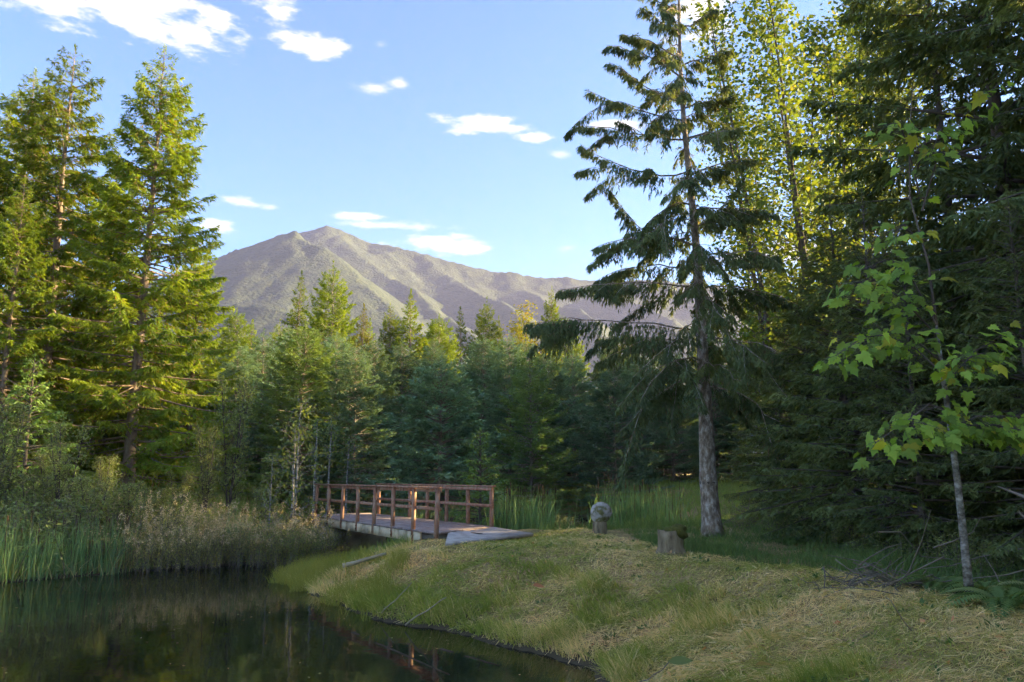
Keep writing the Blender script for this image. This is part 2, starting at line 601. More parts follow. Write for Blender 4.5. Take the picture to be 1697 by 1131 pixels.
M['barkmaple'] = rough_mat('mottled maple bark', [(.36, (.06, .048, .036)), (.5, (.17, .145, .115)), (.66, (.36, .33, .29))], 11, bump=.5, dist=.015, stretch=(1, 1, 1.6))
M['barkdark'] = rough_mat('dark bark', [(.3, (.06, .045, .035)), (.7, (.17, .135, .11))], 6, bump=.6, dist=.02, stretch=(1, 1, .5))
M['rail'] = rough_mat('red brown stained timber', [(.3, (.18, .08, .05)), (.48, (.35, .17, .105)), (.66, (.40, .27, .19))], 9, bump=.35, dist=.006, stretch=(1, 1, .5), rough=.75)
M['plank'] = rough_mat('weathered deck plank', [(.3, (.17, .115, .10)), (.5, (.32, .24, .21)), (.7, (.42, .35, .32))], 4, bump=.3, dist=.006, rough=.8)
M['beam'] = rough_mat('cream painted beam', [(.3, (.28, .2, .11)), (.5, (.58, .46, .30)), (.7, (.72, .60, .43))], 3, bump=.15, dist=.004, rough=.6)
M['iron'] = rough_mat('rusty iron', [(.3, (.05, .03, .02)), (.7, (.12, .07, .045))], 20)
M['slab'] = rough_mat('grey ramp slab', [(.25, (.23, .19, .165)), (.5, (.42, .37, .33)), (.75, (.58, .52, .46))], 3.2, bump=.2, dist=.006, rough=.8)
M['stone'] = rough_mat('lichen stone', [(.38, (.09, .085, .035)), (.46, (.17, .155, .06)), (.52, (.33, .30, .27)), (.7, (.52, .48, .45))], 5, bump=.6, dist=.03)
M['stumpw'] = rough_mat('grey stump wood', [(.35, (.08, .055, .032)), (.5, (.24, .18, .105)), (.7, (.36, .28, .18))], 7, bump=.8, dist=.03, stretch=(1, 1, .25))
M['moss'] = rough_mat('moss', [(.3, (.05, .055, .012)), (.7, (.13, .12, .025))], 14, bump=.9, dist=.03)
M['straw'] = rough_mat('dry stalk', [(.3, (.26, .2, .12)), (.7, (.45, .38, .25))], 9)
M['twigw'] = rough_mat('dead twigs', [(.3, (.12, .09, .06)), (.7, (.26, .21, .16))], 9)
M['wall'] = rough_mat('pale boards', [(.3, (.52, .45, .36)), (.7, (.62, .55, .45))], 2, bump=.05)
M['roofm'] = rough_mat('blue grey metal roof', [(.3, (.20, .25, .30)), (.7, (.28, .33, .38))], 2, rough=.45, bump=.05)
M['log'] = rough_mat('waterlogged log', [(.3, (.035, .025, .015)), (.7, (.085, .06, .04))], 5, rough=.9, bump=.5, spec=.05)
M['fallen'] = foliage('fallen leaf', [(0, (.34, .13, .05)), (.5, (.42, .26, .12)), (1, (.36, .36, .16))], .2, vary=.1)
M['head'] = rough_mat('cattail head', [(.3, (.07, .04, .02)), (.7, (.13, .075, .04))], 30)

# ------------------------------------------------------------------ ground, pond
shore_px = [(985, 1105), (930, 1090), (850, 1070), (740, 1042), (640, 1030), (600, 1012), (540, 990), (468, 964)]
POND = [(-45, -7), (-14, -2.5), (-7, .4), (-2.6, 2.6), (-.3, 4.6), (.8, 6.6)]
POND += [tuple(at_z(a, b, 0)[:2]) for a, b in shore_px]
POND += [(-4.9, 18.6), (-4.1, 20.2), (-3.7, 21.6), (-2.6, 22.9), (-.6, 23.3), (1.2, 23.4), (3.2, 24.2), (4.8, 26.5), (5.6, 31), (5.4, 38), (3.4, 42.5), (-1.5, 43.5),
         (-5.5, 39), (-6.8, 32), (-7.2, 27.5), (-6.9, 25), (-6.6, 23)]
POND += [tuple(at_z(a, b, 0)[:2]) for a, b in [(520, 930), (450, 934), (330, 940), (200, 948), (100, 958), (0, 967), (-250, 985)]] + [(-30, 15), (-45, 14)]
POND = np.array(POND)


def pond_sd(x, y):
    """signed distance to the shoreline, positive on land"""
    x, y = np.asarray(x, float), np.asarray(y, float)
    best = np.full(x.shape, 1e9)
    ins = np.zeros(x.shape, bool)
    for i in range(len(POND)):
        (x0, y0), (x1, y1) = POND[i], POND[(i + 1) % len(POND)]
        dx, dy = x1 - x0, y1 - y0
        t = np.clip(((x - x0) * dx + (y - y0) * dy) / (dx * dx + dy * dy), 0, 1)
        best = np.minimum(best, (x - x0 - t * dx) ** 2 + (y - y0 - t * dy) ** 2)
        c = (y0 > y) != (y1 > y)
        with np.errstate(divide='ignore', invalid='ignore'):
            ins ^= c & (x < (x1 - x0) * (y - y0) / (y1 - y0 + 1e-12) + x0)
    d = np.sqrt(best)
    return np.where(ins, -d, d)


def shore_sd(x, y):
    return pond_sd(x, y) + (fbm(x * 1.1, y * 1.1, 4, 5) - .45) * .7


def ground_h(x, y, fine=True):
    x, y = np.asarray(x, float), np.asarray(y, float)
    sd = shore_sd(x, y)
    left = sstep((-x - 3.0) / 4)                       # west of the stream
    T = .92 + .75 * sstep((y - 19) / 12) * left + .9 * sstep((y - 26) / 26) * (1 - left) + .5 * sstep((y - 32) / 26) * left
    T = T - .30 * sstep((6 - y) / 5) * sstep((3.5 - x) / 3) + .012 * np.clip(y - 60, 0, 600)
    T = T * (1 - .62 * sstep((-1.6 - x) / 3.6) * sstep((21.5 - y) / 2) * sstep((y - 10) / 3))
    W = 3.0 + 1.0 * sstep((y - 17) / 4) * (1 - left) + 5 * left
    prof = sstep((sd / W + .08) / 1.08)
    prof = .55 * prof + .45 * np.clip(sd / W, 0, 1) ** .7
    h = np.where(sd > 0, T * prof + .01, -.8 * sstep(-sd / 1.6) - .02)
    if fine:
        amp = np.clip(sd * .6, 0, 1)
        h = h + amp * ((fbm(x * .55, y * .55, 3, 1) - .47) * (.16 - .10 * sstep((sd - 1.5) / 1.5)) + (fbm(x * 1.9, y * 1.9, 3, 2) - .47) * .16)
    ramp_ = np.exp(-(((x + .6) / 1.3) ** 2 + ((y - 18.2) / 1.6) ** 2))
    h = np.where(sd > 0, h - np.clip(h - .80, 0, 1) * np.clip(ramp_ * 1.8, 0, 1), h)
    return h


def H1(x, y):
    return float(ground_h(np.array([x]), np.array([y]))[0])


def axis(lo, hi, step, far_lo, far_hi, g=1.16):
    c = list(np.arange(lo, hi + 1e-6, step))
    d = step
    while c[-1] < far_hi:
        d *= g
        c.append(min(c[-1] + d, far_hi))
    d = step
    while c[0] > far_lo:
        d *= g
        c.insert(0, max(c[0] - d, far_lo))
    return np.array(c)


gx = axis(-19, 12, .2, -1500, 1500)
gy = axis(1, 30, .2, -350, 1900)
X, Y = np.meshgrid(gx, gy)
Z = ground_h(X, Y)
nx, ny = len(gx), len(gy)
gi = (np.arange(ny - 1)[:, None] * nx + np.arange(nx - 1)[None, :])
gf = np.stack([gi, gi + 1, gi + nx + 1, gi + nx], -1).reshape(-1, 4)
m, n, l, bs, out = mat_new('earth and thatch')
tc = N(n, 'ShaderNodeTexCoord')
n1 = N(n, 'ShaderNodeTexNoise'); n1.inputs['Scale'].default_value = .9; n1.inputs['Detail'].default_value = 6
n2 = N(n, 'ShaderNodeTexNoise'); n2.inputs['Scale'].default_value = 26; n2.inputs['Detail'].default_value = 5
for q in (n1, n2):
    l.new(tc.outputs['Object'], q.inputs['Vector'])
r1 = ramp(n, [(.32, (.2, .18, .06)), (.5, (.33, .255, .11)), (.66, (.40, .28, .14))])
r2 = ramp(n, [(.35, (.55, .5, .45)), (.6, (1.25, 1.2, 1.1))])
l.new(n1.outputs['Fac'], r1.inputs[0]); l.new(n2.outputs['Fac'], r2.inputs[0])
mm = N(n, 'ShaderNodeMix', data_type='RGBA', blend_type='MULTIPLY'); mm.inputs['Factor'].default_value = 1
l.new(r1.outputs[0], mm.inputs['A']); l.new(r2.outputs[0], mm.inputs['B'])
sp_ = N(n, 'ShaderNodeSeparateXYZ'); l.new(tc.outputs['Object'], sp_.inputs[0])
mud = N(n, 'ShaderNodeMapRange'); l.new(sp_.outputs[2], mud.inputs['Value'])      # wet mud in the splash zone
mud.inputs['From Min'].default_value = .04; mud.inputs['From Max'].default_value = .26
mw = N(n, 'ShaderNodeMix', data_type='RGBA'); l.new(mud.outputs[0], mw.inputs['Factor'])
mw.inputs['A'].default_value = (.085, .066, .04, 1); l.new(mm.outputs['Result'], mw.inputs['B'])
l.new(mw.outputs['Result'], bs.inputs['Base Color'])
bs.inputs['Roughness'].default_value = .95; bs.inputs['Specular IOR Level'].default_value = .1
bp = N(n, 'ShaderNodeBump'); bp.inputs['Strength'].default_value = .6; bp.inputs['Distance'].default_value = .04
l.new(n2.outputs['Fac'], bp.inputs['Height']); l.new(bp.outputs[0], bs.inputs['Normal'])
tag(MB().add(np.stack([X, Y, Z], -1).reshape(-1, 3), None, gf).build('ground', m, smooth=True), 'rough grassy ground sloping down to the pond', 'ground', kind='structure')

m, n, l, bs, out = mat_new('dark pond water')
bs.inputs['Base Color'].default_value = (.010, .013, .008, 1)
bs.inputs['Roughness'].default_value = .035
bs.inputs['IOR'].default_value = 1.33
tc = N(n, 'ShaderNodeTexCoord')
n1 = N(n, 'ShaderNodeTexNoise'); n1.inputs['Scale'].default_value = 2.2; n1.inputs['Detail'].default_value = 3
l.new(tc.outputs['Object'], n1.inputs['Vector'])
bp = N(n, 'ShaderNodeBump'); bp.inputs['Strength'].default_value = .05; bp.inputs['Distance'].default_value = .05
l.new(n1.outputs['Fac'], bp.inputs['Height']); l.new(bp.outputs[0], bs.inputs['Normal'])
tag(MB().add([(-44, -6.5, 0), (7, -6.5, 0), (7, 45, 0), (-44, 45, 0)], None, [(0, 1, 2, 3)]).build('pond_water', m), 'still dark pond water mirroring the trees', 'water', kind='structure')

# ------------------------------------------------------------------ mountain
RIDGES = [
    [(250, 470, 1080), (300, 455, 1060), (365, 424, 1050), (430, 398, 1030), (488, 382, 1000), (530, 410, 950), (585, 455, 900), (640, 505, 840), (700, 560, 760)],
    [(430, 398, 1030), (405, 440, 950), (398, 490, 870), (380, 540, 780)],
    [(488, 382, 1000), (478, 430, 920), (480, 490, 840), (470, 540, 760)],
    [(150, 520, 1400), (300, 470, 1400), (440, 405, 1370), (500, 383, 1350), (532, 373, 1340), (560, 378, 1340), (620, 400, 1340), (700, 424, 1340), (760, 439, 1340), (830, 452, 1340),
     (880, 459, 1340), (930, 462, 1340), (1000, 464, 1340), (1090, 468, 1340), (1300, 482, 1340), (1550, 510, 1340), (1800, 545, 1340)],
    [(560, 378, 1340), (610, 430, 1230), (680, 478, 1110), (740, 520, 980), (790, 560, 880)],
    [(700, 424, 1340), (760, 462, 1220), (830, 500, 1090), (880, 540, 960)],
    [(830, 452, 1340), (900, 482, 1210), (960, 515, 1060), (1000, 550, 930)],
    [(1000, 464, 1340), (1060, 492, 1200), (1110, 530, 1040)],
    [(300, 528, 760), (380, 516, 740), (430, 513, 730), (480, 522, 720), (560, 540, 700), (660, 560, 690)],
]
mx_ = np.arange(-900, 1150, 5.0)
my_ = np.arange(560, 1640, 5.5)
X, Y = np.meshgrid(mx_, my_)
KS = 13.0
Ze = np.zeros(X.shape)
wx = X + (fbm(X * .012, Y * .012, 3, 11) - .45) * 42
wy = Y + (fbm(X * .012, Y * .012, 3, 23) - .45) * 42
for li, r in enumerate(RIDGES):
    pts = np.array([at_y(*q) for q in r])
    if li in (1, 2, 4, 5, 6, 7):         # spurs start below the crest they leave
        pts[0, 2] -= 42
        pts[1, 2] -= 12
    Zr = np.full(X.shape, -400.0)
    for (a, b) in zip(pts[:-1], pts[1:]):
        d = b[:2] - a[:2]
        t = np.clip(((wx - a[0]) * d[0] + (wy - a[1]) * d[1]) / (d @ d), 0, 1)
        dist = np.hypot(wx - a[0] - t * d[0], wy - a[1] - t * d[1])
        Zr = np.maximum(Zr, a[2] + t * (b[2] - a[2]) - .72 * dist)
    Ze += np.exp(np.clip(Zr / KS, -30, 60))
Z = KS * np.log(Ze + 1e-12)
Z += (fbm(X * .016, Y * .016, 3, 3) - .45) * 6 * np.clip(Z / 120, 0, 1)
Z += (vnoise(X * .09, Y * .09, 8) - .5) * 2.6 + (vnoise(X * .2, Y * .2, 9) - .5) * 2.4      # the forest canopy
Z = np.where((Y < 580) | (Y > 1620) | (np.abs(X - 125) > 1005), -60, Z)
nx, ny = len(mx_), len(my_)
gi = (np.arange(ny - 1)[:, None] * nx + np.arange(nx - 1)[None, :])
gf = np.stack([gi, gi + 1, gi + nx + 1, gi + nx], -1).reshape(-1, 4)
mm_ = rough_mat('forested mountainside', [(.3, (.045, .06, .036)), (.5, (.065, .08, .045)), (.72, (.095, .105, .055))], .10, detail=8, bump=.7, dist=4.0)
tag(MB().add(np.stack([X, Y, np.maximum(Z, -.6)], -1).reshape(-1, 3), None, gf).build('mountain', mm_, smooth=True), 'forested two-peaked mountain rising behind the trees', 'mountain', kind='structure')
MTOP = float(Z.max())

# ------------------------------------------------------------------ footbridge
ZD = 1.0
A0 = at_z(730, 883, ZD)          # near rail, path end
A1 = at_z(557, 859, ZD)
U = norm(A1 - A0)                # along the bridge, away from the path
B0 = at_z(813, 873, ZD)          # far rail, path end
NV = np.array([-U[1], U[0], 0])
NV = NV if NV[1] > 0 else -NV
wid = float((B0 - A0) @ NV)
sB = float((B0 - A0) @ U)
LEN = 9.4
RH = .95
br = thing('footbridge', 'red brown timber footbridge with railings crossing the pond inlet', 'bridge', (*A0[:2], 0))


def bp_(s, w, z):
    """bridge coordinates (along, across, up) to local metres"""
    return U * s + NV * w + UP * z


rngb = np.random.default_rng(3)
plank_me = {}
s = 0.02
k = 0
while s < LEN:
    w = .138
    sh = rngb.uniform(-.02, .02)
    w1 = wid + .09 if s > sB else -.09 + (wid + .18) * max(.08, (s + .07) / sB)      # the end of the deck is cut at a slant
    v, f = box(bp_(s + w / 2, (w1 - .09) / 2 + sh, ZD - .02 + rngb.uniform(-.004, .004)), U * (w / 2 - .005), NV * (w1 + .09) / 2, UP * .02)
    MB().add(v, None, f).build('plank', M['plank'], br)
    s += .146
    k += 1
for wv, s0 in ((-.06, 0.0), (wid + .06, sB)):
    cnt = int((LEN - s0) / 1.22) + 1
    sgn = -1 if wv < 0 else 1
    for i in range(cnt):
        sp_ = s0 + .06 + i * 1.22
        tilt = rngb.normal(0, .008, 2)
        v, f = box(bp_(sp_, wv, (ZD - .24 + ZD + RH - .045) / 2), U * .038, NV * .038, UP * (RH + .195) / 2 + U * tilt[0] + NV * tilt[1])
        post = MB().add(v, None, f).build('post', M['rail'], br)
        for zz in (ZD - .10, ZD - .18):
            b = bp_(sp_, wv + sgn * .045, zz)
            bm = MB().add(*tube([b - NV * sgn * .01, b + NV * sgn * .012], [.014, .014], 6))
            bm.build('bolt', M['iron'], post)
    e1 = s0 + .06 + (cnt - 1) * 1.22 + .1
    mid = (s0 - .02 + e1) / 2
    hl = (e1 - s0 + .02) / 2
    v, f = box(bp_(mid, wv, ZD + RH - .0225), U * (hl + .03), NV * .058, UP * .018)
    MB().add(v, None, f).build('top_rail', M['rail'], br)
    v, f = box(bp_(mid, wv - sgn * .053, ZD + RH - .088), U * hl, NV * .0145, UP * .036)
    MB().add(v, None, f).build('rail_board', M['rail'], br)
    v, f = box(bp_(mid, wv - sgn * .053, ZD + RH * .5), U * hl, NV * .0145, UP * .036)
    MB().add(v, None, f).build('middle_rail', M['rail'], br)
    # cream side beam in lengths butted behind the posts
    e0 = s0 + .9 if wv < 0 else s0
    nseg = int((LEN - e0) / 1.22)
    for i in range(nseg):
        c = e0 + (i + .5) * 1.22
        v, f = box(bp_(c, wv + (.012 if wv < 0 else -.012), ZD - .155), U * .604, NV * .03, UP * .105)
        MB().add(v, None, f).build('side_beam', M['beam'], br)
v, f = box(bp_(LEN / 2, wid / 2, ZD - .15), U * LEN / 2, NV * .05, UP * .10)
MB().add(v, None, f).build('centre_joist', M['barkdark'], br)
# ramp slab at the path end
rc_ = [at_z(744, 880, ZD), at_z(809, 872, ZD), at_z(884, 884, .93), at_z(738, 900, .88)]
vs = np.array(rc_ + [p - UP * .06 for p in rc_])
mid = vs[:4].mean(0)
rm = thing('bridge_ramp', 'flat grey ramp slab where the bridge meets the grass', 'ramp', (*A0[:2], 0))
MB().add(vs - np.array([A0[0], A0[1], 0]), None, [(3, 2, 1, 0), (4, 5, 6, 7), (0, 1, 5, 4), (1, 2, 6, 5), (2, 3, 7, 6), (3, 0, 4, 7)]).build('slab', M['slab'], rm)
# concrete-and-earth footing under the far end of the bridge
vf, ff = box(bp_(8.3, wid / 2, .45), U * .25, NV * (wid / 2 + .1), UP * .44)
MB().add(vf, None, ff).build('footing', M['slab'], br)
vf, ff = box(bp_(1.2, wid / 2, .45), U * .25, NV * (wid / 2 + .02), UP * .44)
MB().add(vf, None, ff).build('footing', M['slab'], br)

# ------------------------------------------------------------------ conifers
PROTO = {}


def proto(key, wc, wood_mat, crown_mat, H):
    PROTO[key] = (wc[0].mesh(key + ' trunk', M[wood_mat], True), wc[1].mesh(key + ' crown', M[crown_mat]), H)


def place(key, name, label, cat, x, y, scale=1.0, rz=0.0, group=None, z=None, crown_mat=None, tilt=(0, 0), flat=1.0):
    tr, cr, H = PROTO[key]
    z = H1(x, y) - .05 if z is None else z
    o = thing(name, label, cat, (x, y, z), rz, group, (scale * flat, scale * flat, scale))
    o.rotation_euler = (tilt[0], tilt[1], rz)
    link('trunk', tr, o)
    c = link('crown', cr, o)
    if crown_mat:
        c.material_slots[0].link = 'OBJECT'
        c.material_slots[0].material = M[crown_mat]
    return o


def place_px(key, name, label, cat, px, top, dist, group=None, rz=0.0, crown_mat=None, flat=1.0, tilt=(0, 0)):
    """stand a tree on the ground at a distance and give it the height that its top shows"""
    p = at_y(px, top, dist)
    g = H1(p[0], dist) - .05
    return place(key, name, label, cat, p[0], dist, (p[2] - g) / PROTO[key][2], rz, group, g, crown_mat, tilt, flat)


proto('spruce1', conifer(11, 16, .04, 3.3, sp=.36, nb=6, el=(-14, 40), sag=.10, tip=.16, l2=.8, sp2=.080, sp3=.052, tl=.165, tw=.043, weep2=.38, weep3=.25, dead=.10, irr=.38, r0=.2, pw=.66, low=.8), 'barkw', 'spruce', 16)
proto('spruce2', conifer(12, 16, .04, 3.1, sp=.40, nb=6, el=(-12, 35), sag=.08, tip=.14, l2=.8, sp2=.080, sp3=.052, tl=.165, tw=.043, weep2=.42, weep3=.3, dead=.10, irr=.42, r0=.2, pw=.62, low=.8), 'barkw', 'spruce', 16)
proto('fir1', conifer(21, 8, .03, 2.7, sp=.22, nb=6, el=(-4, 38), sag=.06, tip=.12, l2=.6, sp2=.085, sp3=.06, tl=.15, tw=.042, weep2=.05, weep3=.0, irr=.2, pw=.66, r0=.1, low=.85), 'bark', 'fir', 8)
proto('fir2', conifer(22, 8, .04, 2.8, sp=.23, nb=6, el=(-6, 40), sag=.10, tip=.16, l2=.6, sp2=.085, sp3=.06, tl=.15, tw=.042, weep2=.12, weep3=.05, irr=.24, pw=.58, r0=.1, low=.8), 'bark', 'fir', 8)
proto('tall1', conifer(31, 15, .12, 2.6, sp=.36, nb=6, el=(-8, 38), sag=.08, tip=.14, l2=.75, sp2=.13, sp3=.095, tl=.24, tw=.085, weep2=.2, weep3=.12, irr=.42, pw=.8, dead=.1), 'barkw', 'spruce', 15)
proto('tall2', conifer(32, 15, .12, 2.2, sp=.38, nb=6, el=(-6, 38), sag=.08, tip=.14, l2=.7, sp2=.13, sp3=.095, tl=.24, tw=.085, weep2=.15, weep3=.1, irr=.42, pw=.75, dead=.1), 'barkw', 'spruce', 15)
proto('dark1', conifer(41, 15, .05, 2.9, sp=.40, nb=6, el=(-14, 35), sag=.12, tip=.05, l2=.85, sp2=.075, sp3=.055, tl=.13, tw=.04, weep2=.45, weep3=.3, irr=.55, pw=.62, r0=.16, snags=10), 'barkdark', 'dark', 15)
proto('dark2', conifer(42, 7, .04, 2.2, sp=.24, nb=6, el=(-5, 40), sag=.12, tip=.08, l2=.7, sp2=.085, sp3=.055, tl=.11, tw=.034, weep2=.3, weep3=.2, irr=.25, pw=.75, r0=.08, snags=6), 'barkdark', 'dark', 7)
proto('cedar', conifer(51, 2, .05, .7, sp=.12, nb=5, el=(0, 50), sag=.1, tip=.0, l2=.3, sp2=.05, sp3=.04, tl=.09, tw=.035, weep2=.35, weep3=.35, irr=.3, pw=.8, r0=.025), 'barkdark', 'cedar', 2)

G = 'tall spruces on the left bank'
place_px('spruce1', 'spruce_tree', 'tall spruce leaning its sunlit right side over the pond bank, slender open top', 'tree', 268, 85, 30, G, 1.0)
place_px('spruce2', 'spruce_tree', 'tall bushy spruce standing left of the slender sunlit spruce', 'tree', 128, 85, 32, G, 2.1, flat=1.05)
place_px('spruce1', 'spruce_tree', 'broad spruce crowding behind the bushy left bank spruce, lower top', 'tree', 62, 122, 35, G, 4.0)
place_px('spruce2', 'spruce_tree', 'dark spruce at the outer end of the left bank row', 'tree', -40, 170, 30, G, 5.2)
place_px('spruce2', 'spruce_tree', 'shorter spruce with yellow lit shoots in front of the bushy spruce', 'tree', 42, 300, 27, G, .4)
place_px('spruce1', 'spruce_tree', 'spruce filling the gap between the two tall left bank spruces', 'tree', 195, 270, 36, G, 3.1)
place_px('spruce2', 'spruce_tree', 'low branched spruce beside the slender sunlit spruce, towards the bridge', 'tree', 335, 395, 35, G, 2.6)

# plantation of young firs beyond the bridge
GP = 'young firs in the shaded row behind the bridge'
LBL = 'bushy blue green young fir in the shaded row behind the bridge'
firs = [(395, 575, 43, 'fir2'), (440, 555, 46, 'fir1'), (620, 565, 43, 'fir1'), (668, 575, 48, 'fir2'), (800, 565, 50, 'fir2'), (845, 560, 47, 'fir1'),
        (780, 590, 52, 'fir1'), (905, 590, 46, 'fir2'), (950, 585, 51, 'fir1'), (1060, 590, 50, 'fir2'), (1110, 580, 47, 'fir1'), (1180, 575, 52, 'fir2'),
        (1240, 590, 50, 'fir1'), (1310, 570, 54, 'fir2'), (560, 560, 50, 'fir2'), (720, 565, 55, 'fir1'), (870, 570, 56, 'fir2'), (1010, 565, 56, 'fir1'), (340, 560, 48, 'fir1'), (480, 550, 52, 'fir1')]
for i, (a, b, d, kk) in enumerate(firs):
    place_px(kk, 'fir_tree', LBL, 'tree', a, b, d, GP, i * 1.7)
place_px('fir2', 'fir_tree', 'rounded dark green fir, broadest of the young firs, behind the leafy sapling', 'tree', 505, 545, 37, None, 2.0, 'firg', 1.1)
place_px('fir1', 'fir_tree', 'blue green fir with a frosty right flank beside the broad rounded fir', 'tree', 592, 575, 36, None, .7)
place_px('fir1', 'fir_tree', 'pale blue young fir right behind the stone by the back pond', 'tree', 1015, 590, 42, None, 4.2)
place_px('fir1', 'fir_tree', 'feathery green fir with layered skirts in front of the shaded row', 'tree', 880, 585, 41, None, 1.3, 'firg', .9)
proto('fir3', conifer(23, 5.2, .30, 1.9, sp=.17, nb=6, el=(-4, 45), sag=.10, tip=.12, l2=.6, sp2=.075, sp3=.06, tl=.14, tw=.045, weep2=.05, weep3=.0, irr=.2, pw=.5, low=.9, r0=.11), 'barkw', 'fir', 5.2)
place_px('fir3', 'fir_tree', 'round-crowned young fir on a bare trunk just behind the bridge railing', 'tree', 731, 612, 31, None, 1.0)

GT = 'tall sunlit conifers behind the young firs'
LT = 'tall conifer with a sunlit crown behind the young firs'
talls = [(490, 455, 64, 'tall2', .8), (558, 450, 62, 'tall1', .9), (530, 490, 66, 'tall2', .7), (650, 508, 66, 'tall2', .8), (686, 482, 64, 'tall1', .95), (730, 530, 66, 'tall2', .9), (768, 512, 72, 'tall2', .75),
         (800, 505, 74, 'tall2', .75), (826, 530, 76, 'tall1', .7), (905, 478, 74, 'tall2', .65), (420, 535, 66, 'tall1', .9), (390, 520, 70, 'tall2', .9), (862, 540, 80, 'tall2', .8), (950, 545, 80, 'tall1', .8),
         (1000, 575, 78, 'tall2', .8), (1050, 560, 76, 'tall1', .8), (1090, 555, 80, 'tall2', .9), (720, 540, 84, 'tall1', .8), (610, 530, 80, 'tall2', .8), (460, 540, 80, 'tall1', .9), (1200, 560, 72, 'tall1', .9), (1150, 560, 76, 'tall2', .9)]
for i, (a, b, d, kk, fl) in enumerate(talls):
    place_px([kk, 'fir1', kk, 'spruce1', kk, 'fir2'][i % 6], 'conifer_tree', LT, 'tree', a, b, d, GT, i * 2.3, crown_mat='spruce', flat=fl * (.85 if i % 6 in (1, 5) else 1), tilt=(.03 * math.sin(i * 5), .03 * math.cos(i * 3)))
place_px('tall1', 'conifer_tree', 'bright yellow young conifer glowing between the taller dark conifers', 'tree', 602, 508, 58, None, 2.0, 'gold', .75)
rf = random.Random(8)
for i in range(46):              # the wood goes on behind
    d = rf.uniform(88, 190)
    px = rf.uniform(-500, 1500)
    kk = rf.choice(['tall1', 'tall2'])
    x = (px - CX) / F * d
    place(kk, 'conifer_tree', 'distant conifer in the wood at the foot of the mountain', 'tree', x, d, rf.uniform(.6, .85) * (1 + (d - 84) / 300), rf.uniform(0, 6), 'distant conifers at the foot of the mountain', flat=1.1)
for i, (px, d, t_) in enumerate([(1000, 60, 640), (1075, 62, 630), (1130, 59, 640), (1200, 61, 620), (1260, 58, 630), (940, 61, 650), (330, 44, 600), (260, 46, 560), (190, 44, 580), (120, 47, 560), (40, 44, 560), (-40, 46, 560), (300, 52, 560), (80, 54, 540), (1330, 60, 620)]):
    place_px('fir1' if i % 2 else 'fir2', 'fir_tree', 'dark low fir closing the gaps between the trunks behind', 'tree', px, t_, d, 'dark firs closing the gaps behind', i * 1.3, 'firg' if i % 3 else None, 1.15)

# ------------------------------------------------------------------ leaning hemlock beside the path
rng = np.random.default_rng(77)
hb = at_z(1181, 884, 1.02)
HD = hb[1]
tr_px = [(1181, 890), (1174, 800), (1170, 700), (1165, 600), (1160, 500), (1153, 400), (1143, 300), (1133, 200), (1127, 100), (1125, 0), (1124, -110), (1124, -220)]
tp = np.array([at_y(a, b, HD) for a, b in tr_px])
ht = thing('hemlock_tree', 'tall leaning hemlock with long weeping boughs beside the path', 'tree', (hb[0], HD, hb[2]))
org = np.array([hb[0], HD, hb[2]])
kk = np.linspace(0, 1, 45)
pp, _ = curve_pts(tp - org, kk)
rr = .185 * (1 - kk) ** 1.3 + .01
rr *= 1 + .07 * np.exp(-((kk - .093) / .010) ** 2) + .3 * np.exp(-(kk / .02) ** 2) + rng.normal(0, .012, 45)
rr[kk > .24] *= .9
MB().add(*tube(pp, rr, 14)).build('trunk', M['bark'], ht, True)
kn = MB().add(*tube([pp[4] + np.array([0, 0, q]) for q in (-.09, -.04, .0, .03, .07)], [.14, .182, .19, .18, .14], 11))
kn.build('bark_ring', M['barkdark'], ht, True)
TOPZ = tp[-1][2]


def bough(start, tip, dy, arch=.1, l2=.55, weep2=.9, weep3=.6, sp2=.034, sp3=.034, tl=.115, tw=.024, r=.022, beta=50, tmul=(.15, .7), dead=.05, mid=None):
    a = at_y(*start, HD) - org
    b = at_y(*tip, HD + dy) - org
    s = np.linspace(0, 1, 8)[:, None]
    if mid is not None:
        c = at_y(*mid, HD + dy * .5) - org
        c = 2 * c - .5 * (a + b)
        pts = a * (1 - s) ** 2 + c * 2 * s * (1 - s) + b * s ** 2
    else:
        L = np.linalg.norm(b - a)
        pts = a * (1 - s) + b * s + UP * arch * L * 4 * s * (1 - s)
    pts[1:] += rng.normal(0, .025, (7, 3))
    wb = MB().add(*tube(pts, np.linspace(r, .005, 8), 6, False))
    fm = MB()
    frond(fm, pts, rng, l2 * .8, sp2, sp3, tl, tw, weep2, weep3, beta, start=.03, tmul=tmul, dead=dead)
    L = np.linalg.norm(pts[-1] - pts[0])
    for q in range(4 if L > 1.2 else 2):      # forks leaving the bough to both sides
        p0, t0 = curve_pts(pts, np.array([rng.uniform(.12, .8)]))
        a_ = rng.uniform(.35, .9) * (1 if q % 2 else -1)
        c_, s_ = math.cos(a_), math.sin(a_)
        d_ = np.array([t0[0, 0] * c_ - t0[0, 1] * s_, t0[0, 0] * s_ + t0[0, 1] * c_, t0[0, 2] + rng.uniform(-.35, .1)])
        lf_ = L * rng.uniform(.22, .5)
        u_ = np.linspace(0, 1, 5)[:, None]
        fp = p0 + d_ * lf_ * u_ - UP * lf_ * rng.uniform(.1, .5) * u_ ** 2 + rng.normal(0, .015, (5, 3)) * u_
        wb.add(*tube(fp, np.linspace(r * .45, .003, 5), 5, False))
        frond(fm, fp, rng, l2 * .6, sp2, sp3, tl, tw, weep2, weep3, beta, start=.03, tmul=tmul, dead=dead)
    limb = wb.build('bough', M['bark'], ht, True)
    fm.build('foliage', M['hemlock'], limb)


